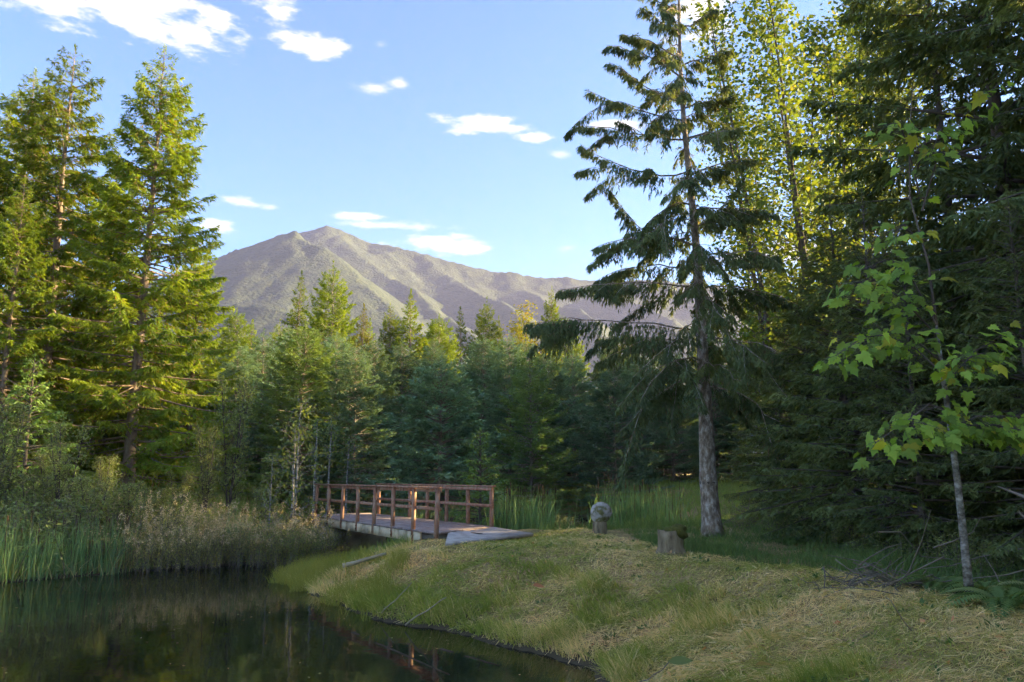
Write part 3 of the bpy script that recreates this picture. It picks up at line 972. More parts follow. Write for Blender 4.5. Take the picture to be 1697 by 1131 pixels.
left = [((1158, 476), (918, 484), -.6, .045, None, .60, 1.1), ((1161, 548), (876, 534), -1.2, .03, None, .75, 1.5), ((1168, 622), (1028, 716), -1.0, .10, None, .62, 1.0), ((1166, 600), (1060, 660), -2.0, .12, None, .5, .9),
        ((1150, 385), (1004, 312), .3, 0, (1085, 392), .5, 1.1), ((1152, 408), (985, 410), -.7, .10, None, .55, 1.0), ((1146, 340), (1075, 372), -1.0, .1, None, .45, 1.0),
        ((1140, 285), (962, 242), -.3, 0, (1060, 284), .5, 1.1), ((1136, 232), (962, 208), .4, 0, (1050, 220), .42, 1.0), ((1133, 200), (975, 150), -.4, 0, (1060, 186), .40, .9),
        ((1131, 170), (1028, 112), .5, 0, (1080, 150), .36, .9), ((1130, 130), (1008, 76), -.2, 0, (1070, 92), .36, .9), ((1128, 95), (1035, 60), .6, 0, (1080, 72), .34, .8), ((1127, 50), (1066, 10), -.3, 0, (1095, 36), .32, .8),
        ((1126, 20), (1072, -20), .4, 0, (1095, 4), .3, .8), ((1157, 450), (1010, 455), 1.3, .08, None, .5, 1.1), ((1164, 575), (990, 560), 1.5, .05, None, .6, 1.4)]
for st, ti, dy, arch, mid, l2, wp in left:
    bough(st, ti, dy, arch, l2, wp, wp * .6, mid=mid)
right = [((1168, 640), (1290, 700), -1.2, .1, .6, 1.1), ((1162, 560), (1330, 600), -.6, .08, .7, 1.3), ((1158, 480), (1310, 500), .8, .06, .6, 1.1), ((1154, 430), (1290, 420), -.5, .06, .55, 1.0), ((1148, 350), (1262, 352), .3, .04, .5, 1.0),
         ((1150, 380), (1225, 300), -.6, -.12, .4, .9), ((1141, 290), (1250, 262), .5, .04, .45, .9), ((1136, 230), (1225, 215), -.4, .04, .4, .9), ((1132, 180), (1215, 160), .4, .04, .36, .8), ((1128, 110), (1205, 90), .2, .04, .34, .8), ((1126, 50), (1190, 20), 0, .04, .3, .8)]
for st, ti, dy, arch, l2, wp in right:
    bough(st, ti, dy, arch, l2, wp, wp * .6)
for i in range(50):              # boughs towards and away from the path and short ones close to the trunk
    k = .27 + .72 * (i + rng.random()) / 50
    p, _ = curve_pts(np.array(tr_px, float), np.array([k]))
    L = 2.0 * (1.05 - k) ** .7 * rng.uniform(.5, 1.1) + .3
    sg = 1 if i % 2 else -1
    bough(tuple(p[0]), (p[0][0] + rng.normal(0, 62 * (1.1 - k)), p[0][1] + rng.uniform(-25, 30) + (35 if k < .5 else 0)), sg * L, .08, .44 * (1.2 - k * .5), 1.0, .6, sp2=.07, r=.014)

# ------------------------------------------------------------------ broadleaf trees right of the hemlock
proto('alder', broadleaf(61, 17, stems=3, spread=.16, limb=.17, nl=36, leaf=.15, per=13, first=.18, r0=.085, elev=(35, 65), sub=6, cl_=.2), 'barkdark', 'alder', 17)
proto('alder2', broadleaf(62, 16, stems=2, spread=.12, limb=.17, nl=40, leaf=.15, per=13, first=.2, r0=.08, elev=(30, 60), sub=6, cl_=.22), 'barkdark', 'alder', 16)
GA = 'slender backlit alders behind the hemlock'
for i, (a, b, d, kk, lab) in enumerate([(1240, -40, 25, 'alder', 'backlit many-stemmed alder standing closest behind the hemlock trunk'), (1330, -90, 27, 'alder2', 'tall backlit alder in the middle of the yellow green alder stand'),
                                        (1395, -60, 24, 'alder', 'backlit alder whose leaves touch the dark hemlocks, farthest from the leaning hemlock'),
                                        (1300, -70, 22, 'alder2', 'front alder of the yellow green stand, its stems beside the hemlock boughs'), (1290, 40, 31, 'alder2', 'shorter alder in the back rank of the alder stand'), (1215, 90, 33, 'alder2', 'lowest topped alder showing through the leaning hemlock boughs')]):
    place_px(kk, 'alder_tree', lab, 'tree', a + 25, b, d, GA, i * 2.1)
place_px('alder2', 'alder_tree', 'alder with leaves turned yellow at the edge of the far wood', 'tree', 888, 512, 62, None, .5, 'vine', 1.7)
place_px('alder', 'alder_tree', 'yellowing alder half hidden behind the lowest hemlock boughs', 'tree', 940, 535, 58, None, 1.5, 'alder', 1.0)

# ------------------------------------------------------------------ dark conifers along the right of the path
GD = 'dark hemlocks shading the right side of the path'
LD = 'dark dense hemlock shading the right side of the path'
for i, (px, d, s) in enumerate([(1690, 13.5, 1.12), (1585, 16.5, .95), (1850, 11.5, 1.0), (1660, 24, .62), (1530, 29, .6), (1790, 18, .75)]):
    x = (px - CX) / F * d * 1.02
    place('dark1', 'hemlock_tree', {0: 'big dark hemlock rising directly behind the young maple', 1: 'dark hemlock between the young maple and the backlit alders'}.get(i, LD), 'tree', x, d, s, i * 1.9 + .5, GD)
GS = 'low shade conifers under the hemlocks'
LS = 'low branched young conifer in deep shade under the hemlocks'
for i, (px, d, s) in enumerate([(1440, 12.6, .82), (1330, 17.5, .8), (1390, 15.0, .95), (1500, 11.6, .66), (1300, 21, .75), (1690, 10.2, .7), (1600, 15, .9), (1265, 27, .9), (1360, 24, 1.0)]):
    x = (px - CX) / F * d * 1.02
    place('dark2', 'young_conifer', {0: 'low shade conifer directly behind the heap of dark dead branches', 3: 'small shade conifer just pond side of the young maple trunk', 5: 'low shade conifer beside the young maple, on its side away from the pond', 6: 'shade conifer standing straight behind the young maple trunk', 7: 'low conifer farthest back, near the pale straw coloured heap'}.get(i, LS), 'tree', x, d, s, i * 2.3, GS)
# the wood to the right, out of the picture, that keeps the pond in shade
rf = random.Random(21)
for i in range(46):
    x, y = rf.uniform(15, 52), rf.uniform(-14, 62)
    if x < 13 + y * .62 and y > 8:
        x = 13 + y * .62 + rf.uniform(0, 14)
    place(rf.choice(['dark1', 'tall1']), 'conifer_tree', 'conifer added to the wood on the right to block the sun', 'tree', x, y, rf.uniform(.62, .82) * (1.25 if y < 23 else 1), rf.uniform(0, 6), 'wood on the right beyond the path')

for i, (x, y, s_) in enumerate([(15, 44, .88), (19, 47, .98), (23, 51, 1.0), (27, 48, 1.05), (30, 56, 1.1), (21, 56, 1.0), (34, 60, 1.1), (17, 52, .9), (26, 63, 1.0), (38, 57, 1.1), (24, 45, 1.0)]):
    place('tall1' if i % 2 else 'tall2', 'conifer_tree', 'conifer standing in the wood behind the backlit alders', 'tree', x, y, s_, i * 1.1, 'conifers behind the backlit alders', flat=1.25)

for i, (x, y, s_) in enumerate([(12.5, 10.2, 1.0), (13.5, 13, 1.0), (11.8, 7.4, .95), (16.5, 11.6, 1.1), (15, 8.6, 1.0), (13, 4.5, .95), (18, 15.5, 1.05), (20, 18, 1.0), (16.5, 16.5, .95), (12, 1.5, .9), (22, 36, .86), (25.5, 38, .9), (24, 41, .92), (19.5, 38.5, .82), (28, 42.5, .92), (27, 36, .92), (31, 39, .98)]):  # conifers added to keep the low sun off the maple, foreground and spruces
    place('dark1' if i < 10 else 'tall1', 'conifer_tree', 'conifer added to the wood on the right to block the sun', 'tree', x, y, s_, i * 1.7, 'wood on the right beyond the path', flat=1.2)

# ------------------------------------------------------------------ young maple beside the path, every leaf its own
mb0 = at_z(1607, 984, 1.04)
MD = mb0[1]
mt = thing('maple_tree', 'young maple with a pale mottled trunk and big green leaves beside the path', 'tree', mb0)
tpx = [(1607, 988), (1598, 900), (1587, 800), (1574, 700), (1562, 620), (1552, 540), (1540, 440), (1525, 330), (1515, 230), (1510, 150)]
mp = np.array([at_y(a, b, MD) for a, b in tpx]) - mb0
MB().add(*tube(mp[:6], np.array([.046, .036, .032, .028, .023, .012]), 10)).build('trunk', M['barkmaple'], mt, True)
mp[6:] += np.random.default_rng(1).normal(0, .06, (4, 3))
MB().add(*tube(mp[5:], np.array([.016, .012, .009, .007, .004]), 7)).build('leader', M['barkdark'], mt, True)
lobes = [(0, 0), (.13, -.10), (.33, -.16), (.30, -.02), (.52, .10), (.40, .16), (.46, .36), (.30, .34), (.27, .46), (.36, .62), (.20, .60), (.12, .74), (0, .98)]
outl = [(x, y) for x, y in lobes] + [(-x, y) for x, y in lobes[-2:0:-1]]
lv = np.array([(x, y, -.28 * x * x - .18 * y * y + .05 * abs(x)) for x, y in outl] + [(0, .3, .02)])
c_ = len(outl)
lf = [(c_, i, (i + 1) % c_) for i in range(c_)]
leaf_meshes = []
for t, cu in ((.1, 1.0), (.35, 1.9), (.6, .3), (.95, 2.6)):      # differently curled blades
    lv2 = lv * np.array([1, 1, cu]) + np.stack([0 * lv[:, 0], 0 * lv[:, 0], .10 * np.sin(lv[:, 0] * 7 + t * 9) * np.abs(lv[:, 0])], 1)
    leaf_meshes.append(MB().add(lv2, lf, None, t).mesh('maple leaf', M['maple']))
rl = random.Random(5)


def maple_branch(path_px, dys, nleaf, size=.128):
    pts = np.array([at_y(a, b, MD + dy) for (a, b), dy in zip(path_px, dys)]) - mb0
    wb = MB().add(*tube(pts, np.linspace(.010, .003, len(pts)), 5, False))
    n = int(nleaf * 2.9)
    for i in range(n):
        p, t = curve_pts(pts, np.array([min(.999, .12 + .88 * (i + rl.random()) / n)]))
        p, t = p[0], t[0]
        sd = 1 if i % 2 else -1
        lat = norm(np.cross(t, UP)) * sd
        off = lat * rl.uniform(.03, .24) + t * rl.uniform(-.05, .12) + np.array([rl.gauss(0, .05), rl.gauss(0, .05), rl.uniform(-.16, .05)])
        q = p + off
        wb.add(*tube([p, p + off * .5 + UP * .02, q], [.0022, .0018, .0014], 3, False))
        yd = norm(lat * .6 + t * .5 - UP * rl.uniform(.2, 1.1) + np.array([rl.gauss(0, .35), rl.gauss(0, .35), 0]))
        zd = UP * .75 + np.array([rl.gauss(0, .35), -.45 + rl.gauss(0, .3), 0])
        zd = norm(zd - yd * (zd @ yd))
        xd = np.cross(yd, zd)
        sc = size * rl.uniform(.5, 1.3)
        m4 = Matrix(((xd[0] * rl.uniform(.8, 1.1), yd[0], zd[0], 0), (xd[1], yd[1], zd[1], 0), (xd[2], yd[2], zd[2], 0), (0, 0, 0, 1)))
        lfo = link('leaf', rl.choices(leaf_meshes, (3, 4, 3, 1))[0], mt)
        lfo.matrix_basis = Matrix.Translation(Vector(q)) @ m4 @ Matrix.Scale(sc, 4)
    wb.build('branch', M['barkdark'], mt, True)


T_ = mp
maple_branch([(1556, 560), (1500, 500), (1450, 465), (1405, 470)], [0, -.3, -.6, -.8], 20)
maple_branch([(1552, 540), (1500, 440), (1470, 430), (1420, 450)], [0, -.2, -.5, -.7], 14)
maple_branch([(1560, 600), (1500, 550), (1430, 560), (1385, 590)], [0, -.3, -.6, -.9], 20)
maple_branch([(1562, 620), (1520, 580), (1480, 560), (1440, 530)], [0, .2, .3, .4], 14)
maple_branch([(1570, 680), (1540, 670), (1500, 700), (1450, 735)], [0, -.3, -.5, -.7], 16)
maple_branch([(1562, 610), (1600, 590), (1640, 570), (1672, 545)], [0, -.2, -.4, -.5], 16)
maple_branch([(1566, 640), (1590, 610), (1610, 590), (1600, 600)], [0, -.4, -.7, -.9], 10)
maple_branch([(1578, 720), (1610, 705), (1650, 705), (1700, 715)], [0, -.2, -.4, -.5], 24)
maple_branch([(1576, 710), (1620, 690), (1670, 690), (1740, 695)], [0, .1, .2, .3], 14)
maple_branch([(1572, 700), (1560, 700), (1545, 710), (1530, 700)], [0, -.4, -.6, -.8], 8)
maple_branch([(1535, 400), (1500, 380), (1500, 370), (1480, 390)], [0, -.2, -.4, -.5], 8)
maple_branch([(1528, 350), (1560, 240), (1600, 190), (1665, 130)], [0, -.2, -.4, -.6], 14)
maple_branch([(1524, 320), (1500, 230), (1490, 205), (1475, 205)], [0, -.2, -.4, -.5], 8)
maple_branch([(1520, 280), (1540, 220), (1560, 215), (1540, 260)], [0, -.3, -.5, -.6], 8)

# ------------------------------------------------------------------ small trees by the water
proto('saplingA', broadleaf(71, 3.6, stems=1, limb=.28, nl=26, leaf=.115, per=5, first=.12, r0=.03, elev=(25, 60), sub=4, cl_=.07, aspect=.55), 'barkpale', 'sapling', 3.6)
proto('willow', broadleaf(72, 4, stems=4, spread=.2, limb=.22, nl=20, leaf=.085, per=9, first=.1, r0=.025, elev=(40, 75), sub=5, cl_=.07, aspect=.4), 'barkdark', 'shrub', 4)
place_px('saplingA', 'alder_sapling', 'thin alder sapling with scattered pale green leaves beside the bridge end', 'tree', 498, 648, 23.5, None, .3)
place_px('saplingA', 'alder_sapling', 'short bushy sapling at the foot of the thin alder sapling', 'tree', 452, 745, 22, None, 2.3)
place_px('willow', 'willow_bush', 'tall grey green willow between the spruces and the leafy sapling', 'bush', 392, 600, 29, None, 1.0, flat=.8)
place_px('willow', 'willow_bush', 'low willow bush under the tall grey green willow', 'bush', 350, 690, 27, None, 3.0)
place_px('willow', 'willow_bush', 'leafy willow bush at the outer left end of the pond bank', 'bush', 20, 640, 20.5, None, 2.0)
place_px('willow', 'willow_bush', 'willow bush with upright pale shoots next to the outer left one', 'bush', 118, 680, 21, None, 4.4)
for i, (px, t_, d) in enumerate([(-20, 745, 19.5), (60, 770, 19.8), (160, 775, 20.5), (215, 790, 21.5), (262, 800, 22.5), (90, 740, 23), (180, 745, 24), (300, 770, 25), (440, 800, 23.5)]):
    place_px('willow', 'willow_bush', 'loose knee-high to head-high willow growth along the left bank', 'bush', px, t_, d, 'loose willow growth along the left bank', i * 1.9, flat=1.5)
place_px('cedar', 'cedar_sapling', 'bright green cedar sapling behind the far bridge railing', 'tree', 797, 722, 25.0, None, 1.0)
place_px('cedar', 'cedar_sapling', 'tall limp cedar sapling under the left bank spruces', 'tree', 58, 600, 24, None, 2.0)
for i, (px, b, d) in enumerate([(486, 700, 27), (543, 690, 28.5), (521, 720, 29), (575, 715, 30)]):
    p = at_y(px, 810, d)
    g = H1(p[0], d)
    s_ = thing('young_alder', ['white barked thin alder stem standing behind the leafy sapling', 'pale straight alder stem under the blue green fir', 'short slim alder stem between the two pale stems', 'slim alder stem nearest the bridge railing'][i], 'tree', (p[0], d, g - .1))
    top = at_y(px + 2, b - 30, d)[2] - g
    wd, cr = broadleaf(80 + i, top, 1, limb=.16, nl=12, leaf=.1, per=4, first=.6, r0=.055, sub=3, cl_=.08)
    wd.build('trunk', M['barkpale'], s_, True)
    cr.build('crown', M['sapling'], s_)

# ------------------------------------------------------------------ shrubs, reeds and ferns


def shrub_mesh(seed, h, w, stems, leaf, per, mat, plume=0.0):
    rng = np.random.default_rng(seed)
    st, lf_ = MB(), MB()
    for k in range(stems):
        a = rng.uniform(0, 6.28)
        o = rng.normal(0, w * .28, 2)
        hh = h * rng.uniform(.55, 1.05)
        s = np.linspace(0, 1, 5)
        out_ = w * .35 * rng.uniform(0, 1)
        pts = np.stack([o[0] + np.cos(a) * out_ * s ** 1.5, o[1] + np.sin(a) * out_ * s ** 1.5, hh * s - .05], 1)
        st.add(*tube(pts, np.linspace(.007, .002, 5), 3, False))
        p, _ = curve_pts(pts, rng.uniform(.15, 1, per))
        leaves_at(lf_, p + rng.normal(0, .045, p.shape), rng, leaf, .42, tl=(0, .7), droop=-.2)
        if plume and rng.random() < plume:
            q = pts[-1] + rng.normal(0, .025, (26, 3)) * np.array([1, 1, 2.2]) + UP * .06
            leaves_at(lf_, q, rng, .035, .8, tl=(.85, 1))
    return st.mesh('shrub stems', M['twigw']), lf_.mesh('shrub leaves', M[mat])


SHR = {'green': [shrub_mesh(90 + i, 1.15, 1.5, 60, .075, 34, 'shrub') for i in range(2)],
       'spirea': [shrub_mesh(95 + i, 1.0, 1.6, 90, .05, 34, 'spirea', .5) for i in range(2)]}


def put_shrub(kind, label, group, x, y, s, i, name='pond_shrub'):
    o = thing(name, label, 'bush', (x, y, max(H1(x, y), 0) - .02), i * 1.3, group, (s, s, s * (0.9 + .2 * ((i * 7) % 5) / 5)))
    st, lf_ = SHR[kind][i % 2]
    tag(link('stems', st, o), kind='stuff')
    tag(link('leaves', lf_, o), kind='stuff')


def scatter_shore(pxs, off, jit, seed):
    """points set back from the far-left shoreline under given photo columns"""
    r = random.Random(seed)
    res = []
    for px in pxs:
        b = np.interp(px, [-250, 0, 100, 200, 330, 450, 520], [985, 967, 958, 948, 940, 934, 930])
        p = at_z(px + r.uniform(-12, 12), b, 0)
        k = 1 + (off + r.uniform(-jit, jit)) / p[1]
        res.append((p[0] * k, p[1] * k))
    return res


i = 0
for (x, y) in scatter_shore([205, 230, 255, 290, 325, 345, 365, 395, 415, 440, 470, 500], .25, .25, 1):
    put_shrub('spirea', 'faded spirea bush with brownish flower heads at the waterline left of the bridge', 'faded spirea bushes at the waterline', x, y, random.Random(i).uniform(.8, 1.15), i, 'spirea_bush'); i += 1
for (x, y) in scatter_shore([235, 300, 350, 400, 450, 500], 2.2, .5, 2):
    put_shrub('spirea', 'faded spirea bush in the second row behind the waterline bushes', 'faded spirea bushes in the second row', x, y, random.Random(i).uniform(1.0, 1.35), i, 'spirea_bush'); i += 1
for (x, y) in scatter_shore([-60, 0, 40, 90, 140], 1.9, .4, 3) + scatter_shore([-90, -20, 60, 110, 190, 240], 3.6, .6, 4):
    put_shrub('green', 'grey green leafy bush among the cattails on the left bank', 'leafy bushes among the left bank cattails', x, y, random.Random(i).uniform(1.2, 1.6), i); i += 1
for (x, y) in scatter_shore([280, 340, 400, 450, 490, 520], 4.6, .8, 5):
    put_shrub('green', 'low leafy bush on the bank in front of the dark spruce skirts', 'low leafy bushes before the spruces', x, y, random.Random(i).uniform(.6, .85), i); i += 1
for lab, px, py, z, s in [('small round bush at the foot of the bridge beam on the left bank', 505, 915, .2, .62), ('leafy bush hanging over the far end of the bridge', 520, 868, .9, .8),
                          ('leafy bush covering the left end of the near railing', 470, 880, .8, .9)]:
    p = at_z(px, py, z)
    put_shrub('green', lab, None, p[0], p[1], s, i); i += 1
for (x, y) in [(1.6, 33.5), (.6, 34.5), (2.5, 30.5), (-1.0, 36.0), (1.2, 40.0)]:
    pass
for k, (px, d) in enumerate([(925, 27.5), (940, 29.5), (905, 30.5), (890, 43.5), (930, 44.5)]):
    p = at_y(px, 830, d)
    put_shrub('green', 'loose pale leaved bush at the edge of the back pond', 'loose bushes by the back pond', p[0], d, .85 if d < 40 else 1.0, i); i += 1
for k, (px, d) in enumerate([(1240, 19), (1290, 17.5), (1345, 16), (1225, 23), (1280, 24), (1400, 14.5), (1465, 12.6), (1580, 10.6), (1660, 9.8), (1530, 11.4)]):
    p = at_y(px, 830, d)
    put_shrub('green', 'low dark undergrowth bush below the conifers beside the path', 'undergrowth bushes beside the path', p[0], d, .55, i); i += 1


def cattail_mesh(seed, n, h, w):
    rng = np.random.default_rng(seed)
    P = np.stack([rng.normal(0, w * .4, n), rng.normal(0, w * .4, n), np.full(n, -.15)], 1)
    dead = rng.random(n) < .22
    hh = h * rng.uniform(.6, 1.05, n) * np.where(dead, .6, 1)
    mb = MB()
    v, f3, f4, t = blades(P, hh, rng.uniform(0, 6.28, n), np.where(dead, rng.uniform(.2, .8, n), rng.uniform(.03, .28, n)), rng.uniform(.018, .032, n), np.where(dead, rng.uniform(.8, 1, n), rng.uniform(0, .65, n)), 4)
    mb.add(v, f3, f4, t)
    hd = MB()
    for k in range(4):
        a = rng.normal(0, w * .3, 2)
        z = h * rng.uniform(.7, .85)
        hd.add(*tube([(a[0], a[1], 0), (a[0], a[1], z)], [.006, .004], 4, False))
        hd.add(*tube([(a[0], a[1], z), (a[0], a[1], z + .01), (a[0], a[1], z + .15), (a[0], a[1], z + .16)], [.004, .013, .013, .003], 6))
    return mb.mesh('cattail blades', M['reed']), hd.mesh('cattail heads', M['head'])


CT = [cattail_mesh(100 + q, 110, 1.9, .75) for q in range(3)]


def put_cattail(x, y, s, i, label, group):
    o = thing('cattail_clump', label, 'reeds', (x, y, max(H1(x, y), 0) - .03), i * 1.1, group, s)
    tag(link('blades', CT[i % 3][0], o), kind='stuff')
    tag(link('seed_heads', CT[i % 3][1], o), kind='stuff')


i = 0
for (x, y) in scatter_shore([-80, -30, 20, 60, 95, 130, 165, 195], .05, .2, 6) + scatter_shore([-60, 0, 50, 110, 150, 190], 1.3, .3, 7):
    put_cattail(x, y, random.Random(i).uniform(.62, .85), i, 'clump of cattails at the waterline on the left bank', 'left bank cattails'); i += 1
put_cattail(*scatter_shore([392], .5, 0, 8)[0], .8, i, 'lone tall cattail clump among the faded spirea bushes', None); i += 1
for (px, d) in [(1015, 25.0), (1035, 25.6), (1055, 25.0), (1075, 25.8), (1095, 25.2), (1045, 26.6), (1085, 27), (1022, 27)]:
    p = at_y(px, 850, d)
    put_cattail(p[0], d, random.Random(i).uniform(1.15, 1.32), i, 'clump of tall green cattails behind the upright stone', 'cattails behind the stone'); i += 1
for (px, d) in [(838, 24.2), (858, 24.5), (880, 24.0), (900, 24.7), (822, 25.2), (868, 25.8), (892, 26)]:
    p = at_y(px, 850, d)
    put_cattail(p[0], d, random.Random(i).uniform(1.05, 1.2), i, 'clump of cattails beyond the path end of the bridge', 'cattails beyond the bridge'); i += 1
for (px, d) in [(700, 29), (735, 28.5), (770, 29), (660, 30), (620, 31)]:
    p = at_y(px, 850, d)
    put_cattail(p[0], d, random.Random(i).uniform(.7, .85), i, 'clump of cattails seen through the bridge railings', 'cattails behind the railings'); i += 1


def fern_mesh(seed, n=11, L=.75):
    rng = np.random.default_rng(seed)
    mb = MB()
    for k in range(n):
        a = k * 2.4 + rng.normal(0, .2)
        e = rng.uniform(.7, 1.2)
        s = np.linspace(0, 1, 24)
        l_ = L * rng.uniform(.7, 1.1)
        c = np.stack([np.cos(a) * l_ * s * np.cos(e * (1 - .5 * s)), np.sin(a) * l_ * s * np.cos(e * (1 - .5 * s)), l_ * (np.sin(e) * s - .75 * s ** 2.2)], 1)
        T = norm(np.gradient(c, axis=0))
        S = norm(np.cross(T, UP))
        for sg in (-1, 1):
            w = .16 * np.sin(np.pi * np.clip(s * .93 + .07, 0, 1)) ** .8 + .01
            D = norm(S * sg + T * .35 - UP * .15)
            v, f = rhombi(c, D, w, np.full(24, .035), T, .1)
            mb.add(v, f, None, rng.uniform(.2, .9))
    return mb.mesh('fern fronds', M['weed'])


FN = [fern_mesh(110 + q) for q in range(2)]
for i, (px, py, z) in enumerate([(1120, 862, .8), (1140, 850, .9), (1215, 868, 1.0), (1240, 850, 1.1), (1630, 965, 1.05), (1665, 990, 1.05), (1560, 960, 1.05), (1310, 890, 1.05), (1105, 850, .7), (815, 862, .9), (800, 868, .95)]):
    p = at_z(px, py, z)
    o = thing('fern', 'sword fern in the undergrowth at the edge of the mown path' if px > 900 else 'bright fern beside the path end of the far railing', 'fern', (p[0], p[1], H1(p[0], p[1])), i * 1.7,
              'ferns at the edge of the path' if px > 900 else 'ferns beside the far railing', 1.0 if i % 2 else .8)
    link('fronds', FN[i % 2], o)

# ------------------------------------------------------------------ stone, stumps, brush, logs
import bmesh


def lump(name, parent, mat, c, r, seed, amp=.18, sub=3, flat=None):
    bm = bmesh.new()
    bmesh.ops.create_icosphere(bm, subdivisions=sub, radius=1)
    rr_ = np.random.default_rng(seed)
    ph = rr_.uniform(0, 6.28, (6, 3))
    fr = rr_.uniform(1.2, 4.5, (6, 3))
    for v in bm.verts:
        p = np.array(v.co)
        k = 1 + amp * sum(np.sin(fr[q] @ p + ph[q, 0]) / (1 + q * .4) for q in range(6)) * .5
        k += amp * .10 * (math.sin(p[0] * 11 + p[2] * 7 + seed) + math.sin(p[1] * 13 - p[2] * 9) + math.sin(p[0] * 19 + p[1] * 17) * .6)
        v.co = Vector((p * k) * np.array(r) + np.array(c))
    me = bpy.data.meshes.new(name)
    bm.to_mesh(me)
    bm.free()
    for p in me.polygons:
        p.use_smooth = True
    me.materials.append(M[mat])
    return link(name, me, parent)


p = at_z(994, 878, 1.0)
o = thing('standing_stone', 'grey lichen covered boulder set upright on a short wooden block', 'stone', (p[0], p[1], H1(p[0], p[1]) - .03))
lump('boulder', o, 'stone', (.03, 0, .49), (.24, .20, .225), 4, .13, 4)
ks = MB()
th = np.linspace(0, 1, 5)
ks.add(*tube(np.stack([0 * th, 0 * th, -.05 + .36 * th], 1), np.array([.19, .17, .165, .16, .15]), 11))
ks.build('wooden_block', M['stumpw'], o, True)


def stump(name, label, px, py, z, r, h, moss, seed):
    p = at_z(px, py, z)
    o = thing(name, label, 'stump', (p[0], p[1], H1(p[0], p[1]) - .04))
    rr_ = np.random.default_rng(seed)
    nn, K = 16, 6
    th = np.arange(nn) * 2 * np.pi / nn
    prof = 1 + .12 * np.sin(3 * th + seed) + rr_.normal(0, .04, nn)
    top = h * (1 + rr_.normal(0, .06, nn))
    rows = []
    for k in range(K):
        u = k / (K - 1)
        rad_ = r * prof * (1.3 - .3 * min(1, u * 2.5))
        rows.append(np.stack([np.cos(th) * rad_, np.sin(th) * rad_, top * u], 1))
    rows.append(np.stack([np.cos(th) * r * .5, np.sin(th) * r * .5, top * .0 + h * .97], 1))
    v = np.concatenate(rows + [np.array([[0, 0, h * .95]])])
    K += 1
    j = np.arange(nn)
    q = np.concatenate([np.stack([k * nn + j, k * nn + (j + 1) % nn, (k + 1) * nn + (j + 1) % nn, (k + 1) * nn + j], 1) for k in range(K - 1)])
    t3 = np.stack([(K - 1) * nn + j, (K - 1) * nn + (j + 1) % nn, np.full(nn, K * nn)], 1)
    MB().add(v, t3, q).build('stump_wood', M['stumpw'], o, False)
    if moss:
        lump('moss', o, 'moss', (r * .45, -r * .1, h * .92), (r * .95, r * .8, h * .28), seed + 1, .3)
    return o


stump('tree_stump', 'short grey tree stump with a cap of brown green moss beside the hemlock', 1112, 908, 1.03, .19, .42, True, 7)
stump('tree_stump', 'small cut sapling stump sticking out of the foreground grass', 1385, 1098, .95, .045, .17, False, 9)


def sticks(name, label, cat, px, py, z, n, L, r, mat, w, hgt, seed, rise=.35):
    p = at_z(px, py, z)
    o = thing(name, label, cat, (p[0], p[1], H1(p[0], p[1]) - .02))
    rr_ = np.random.default_rng(seed)
    mb = MB()
    for k in range(n):
        c = np.array([rr_.normal(0, w), rr_.normal(0, w * .6), abs(rr_.normal(hgt * .4, hgt * .4))])
        a = rr_.uniform(0, 6.28)
        d = np.array([np.cos(a), np.sin(a) * .7, rr_.normal(.1, rise)])
        d /= np.linalg.norm(d)
        l_ = L * rr_.uniform(.4, 1.1)
        pts = c + d * l_ * (np.linspace(-.5, .5, 4)[:, None]) + rr_.normal(0, .03, (4, 3)) * L
        pts[:, 2] = np.maximum(pts[:, 2], .0)
        mb.add(*tube(pts, np.linspace(r, r * .4, 4), 4, False))
    tag(mb.build('sticks', M[mat], o), kind='stuff')


sticks('brush_pile', 'dark pile of dead branches beside the path behind the stump', 'brush', 1262, 868, 1.05, 70, 1.3, .012, 'twigw', .38, .4, 1)
sticks('brush_pile', 'low heap of dark dead branches under the shade conifers', 'brush', 1455, 955, 1.05, 60, .8, .008, 'twigw', .3, .2, 2)
sticks('brush_pile', 'pale straw coloured heap of dry stalks behind the hemlock', 'brush', 1240, 805, 1.35, 110, 1.1, .012, 'straw', .7, .22, 3, .15)
sticks('brush_pile', 'loose dead branches lying around the foot of the young maple', 'brush', 1560, 960, 1.05, 16, 1.4, .009, 'twigw', .5, .5, 4)


def stick(name, label, cat, pts_px, r, mat, zs):
    pts = np.array([at_z(a, b, z) for (a, b), z in zip(pts_px, zs)])
    base = pts[0]
    s = np.linspace(0, 1, 7)
    q, _ = curve_pts(pts - base, s)
    q[1:-1] += np.random.default_rng(len(label)).normal(0, .008, (5, 3))
    o = MB().add(*tube(q, np.linspace(r, r * .6, 7), 6)).build(name, M[mat], None, True)
    o.location = base
    tag(o, label, cat)


stick('dry_stalk', 'long pale dry stalk slanting from the bank down to the water', 'stalk', [(672, 1036), (740, 990)], .012, 'straw', [.05, .55])
stick('dry_stalk', 'pale dry stalk lying up the bank beside the yellow grass', 'stalk', [(630, 1020), (682, 966)], .01, 'straw', [.06, .6])
stick('dry_stalk', 'thin yellow stalk leaning over the mown grass near the maple', 'stalk', [(1510, 1045), (1468, 990)], .007, 'straw', [1.0, 1.35])
stick('dead_branch', 'bare curved branch arching out of the shade behind the maple trunk', 'branch', [(1700, 860), (1640, 800), (1590, 775)], .012, 'twigw', [1.72, 1.98, 2.08])
stick('sunken_log', 'long dark log half sunk in the pond below the yellow grass', 'log', [(585, 1052), (745, 1122)], .045, 'log', [-.03, -.022])
stick('sunken_log', 'shorter dark log floating beside the mown bank', 'log', [(730, 1082), (828, 1108)], .06, 'log', [-.045, -.03])
stick('driftwood', 'grey piece of wood at the top of the yellow grass below the bridge', 'log', [(568, 938), (640, 918)], .05, 'straw', [.42, .62])


